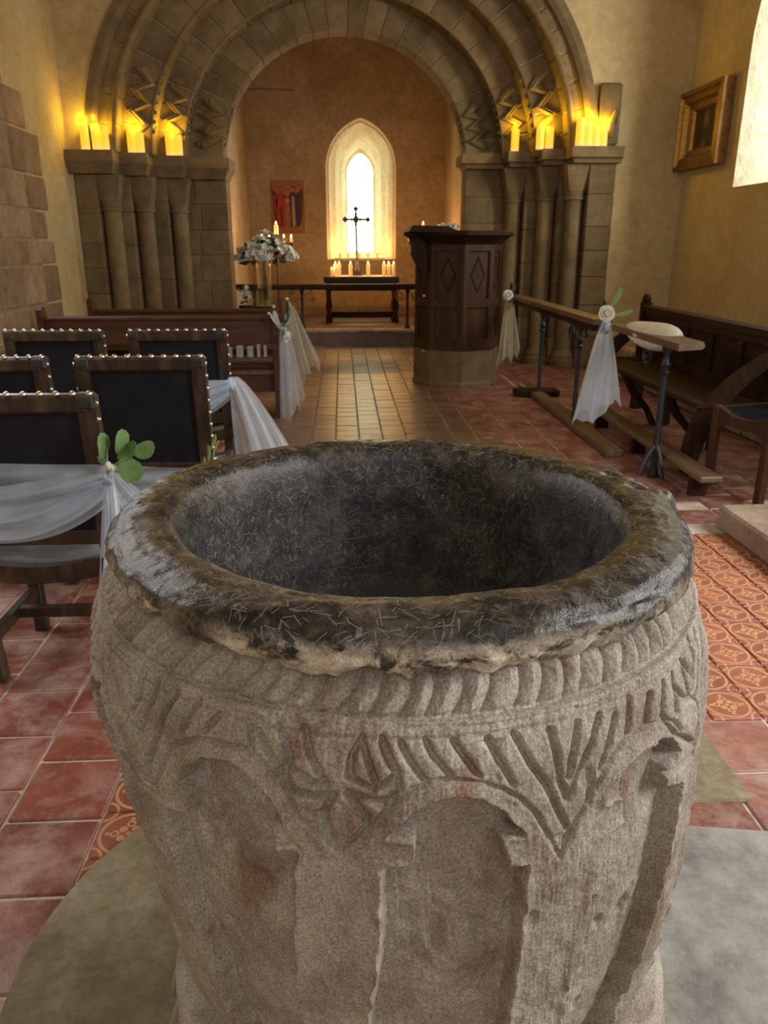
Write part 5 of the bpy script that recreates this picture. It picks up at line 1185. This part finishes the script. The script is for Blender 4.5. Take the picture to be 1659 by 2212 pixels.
for k in range(16):
    a = r_.uniform(0, 6.28); q = r_.uniform(0, .10); o = link(BLOOM, 'blossom', b2, (q*math.cos(a), q*math.sin(a)*.8-.03, .62+r_.uniform(0, .2)), (R(60), 0, a)); o.scale = (.55,)*3
for k in range(26):
    a = r_.uniform(0, 6.28); d = Vector((math.cos(a), math.sin(a)*.7, r_.uniform(-.4, 1))); o = link(LEAF_D, 'leaf', b2, (d.x*.06, d.y*.06, .67+d.z*.08)); o.rotation_mode = 'QUATERNION'; o.rotation_quaternion = d.to_track_quat('Y', 'Z')

# ------------------------------------------------------------------ pillar candles on the imposts
def lit_candle(label, loc, r, h, power, group):
    t = thing('pillar_candle', label, 'candle', loc, group)
    MB().lathe([(r, 0), (r, h*.9), (r*.97, h), (r*.85, h*.985), (r*.7, h*.93), (.002, h*.92)], 16).build('wax', M['lit_wax'], t, True, world=False)
    MB().tube([(0, 0, h*.92), (.002, 0, h+.004)], .003, 5).build('wick', M['wick'], t, world=False)
    l = bpy.data.lights.new('candle_glow', 'POINT'); l.energy = power*1.8; l.color = (1, .60, .02); l.shadow_soft_size = .02
    lo = bpy.data.objects.new('candle_glow', l); COL.objects.link(lo); lo.parent = t; lo.location = (0, -.03, h+.05)
    return t
gl_, gr_ = 'yellow candles on the left impost', 'yellow candles on the right impost'
zl, zr_ = ST[-1]['zt'], ST[1]['zt']
for x, y, h, p, lab in ((-2.51, 8.53, .215, 1.4, 'yellow pillar candle at the outer end of the left impost'), (-2.415, 8.55, .24, 1.4, 'tallest yellow pillar candle of three at the left impost\'s outer end'), (-2.33, 8.54, .17, 1.0, 'short yellow pillar candle beside two taller ones on the left impost'),
    (-2.125, 8.80, .21, 1.4, 'yellow pillar candle over the middle shaft on the left impost'), (-2.045, 8.79, .19, 1.0, 'shorter yellow candle touching the one over the middle left shaft'), (-1.79, 9.04, .22, 1.4, 'yellow pillar candle over the inner shaft on the left impost'), (-1.705, 9.03, .20, 1.0, 'shorter yellow candle nearest the opening on the left impost')):
    lit_candle(lab, (x, y, zl), .046, h, p, gl_)
for x, y, h, p, lab in ((2.43, 8.52, .26, 1.4, 'tallest of the four yellow candles stepping down on the right impost'), (2.51, 8.52, .225, 1.1, 'second tallest of the four yellow candles stepping down on the right impost'), (2.59, 8.52, .185, 1.1, 'third tallest of the four yellow candles stepping down on the right impost'), (2.67, 8.52, .165, 2.2, 'shortest of the four yellow candles stepping down on the right impost'),
    (2.09, 8.79, .215, 1.3, 'yellow candle touching another over the middle shaft of the right impost, opening side'), (2.185, 8.78, .215, 1.3, 'yellow candle touching another over the middle shaft of the right impost, wall side'), (1.875, 9.03, .22, 1.5, 'single yellow pillar candle nearest the opening on the right impost')):
    lit_candle(lab, (x, y, zr_), .043, h, p, gr_)

# ------------------------------------------------------------------ framed portrait on the south wall
fp = thing('framed_portrait', 'small dark old portrait in a heavy gilded frame on the cream wall', 'painting', (XR-.04, 8.13, 2.38))
Ya, Yb, Za, Zb2 = 7.64, 8.62, 2.02, 2.74; prof = [(0, 0.0), (.0, .11), (.05, .12), (.07, .09), (.13, .10), (.16, .06), (.22, .045), (.24, .015)]
def frame_side(A, B, inA, inB, nm, mat):
    """A,B outer corners (y,z); inA,inB direction to the inside"""
    m = MB(); rows_ = []
    for ins_, out in prof: rows_.append([(XR-out, A[0]+inA[0]*ins_, A[1]+inA[1]*ins_), (XR-out, B[0]+inB[0]*ins_, B[1]+inB[1]*ins_)])
    for a, b in zip(rows_[:-1], rows_[1:]): m.add(a+b, [(0, 1, 3, 2)])
    m.build(nm, M[mat], fp)
k_ = .8
frame_side((Yb, Za), (Yb, Zb2), (-1, k_), (-1, -k_), 'frame_side', 'gold'); frame_side((Ya, Za), (Ya, Zb2), (1, k_), (1, -k_), 'frame_side', 'gold_dull'); frame_side((Ya, Zb2), (Yb, Zb2), (1, -k_), (-1, -k_), 'frame_top', 'gold_dull'); frame_side((Ya, Za), (Yb, Za), (1, k_), (-1, k_), 'frame_bottom', 'gold_dull')
cvs = MB().box((XR-.02, Ya+.23, Za+.18), (XR-.012, Yb-.23, Zb2-.18)).build('canvas', M['portrait'], fp)
cvs.data.transform(Matrix.Translation((.0, 0, 0)))
print('TRIS', sum(len(o.data.loop_triangles) if o.data.calc_loop_triangles() is None else 0 for o in bpy.data.objects if o.type == 'MESH'), 'objs', len(bpy.data.objects))
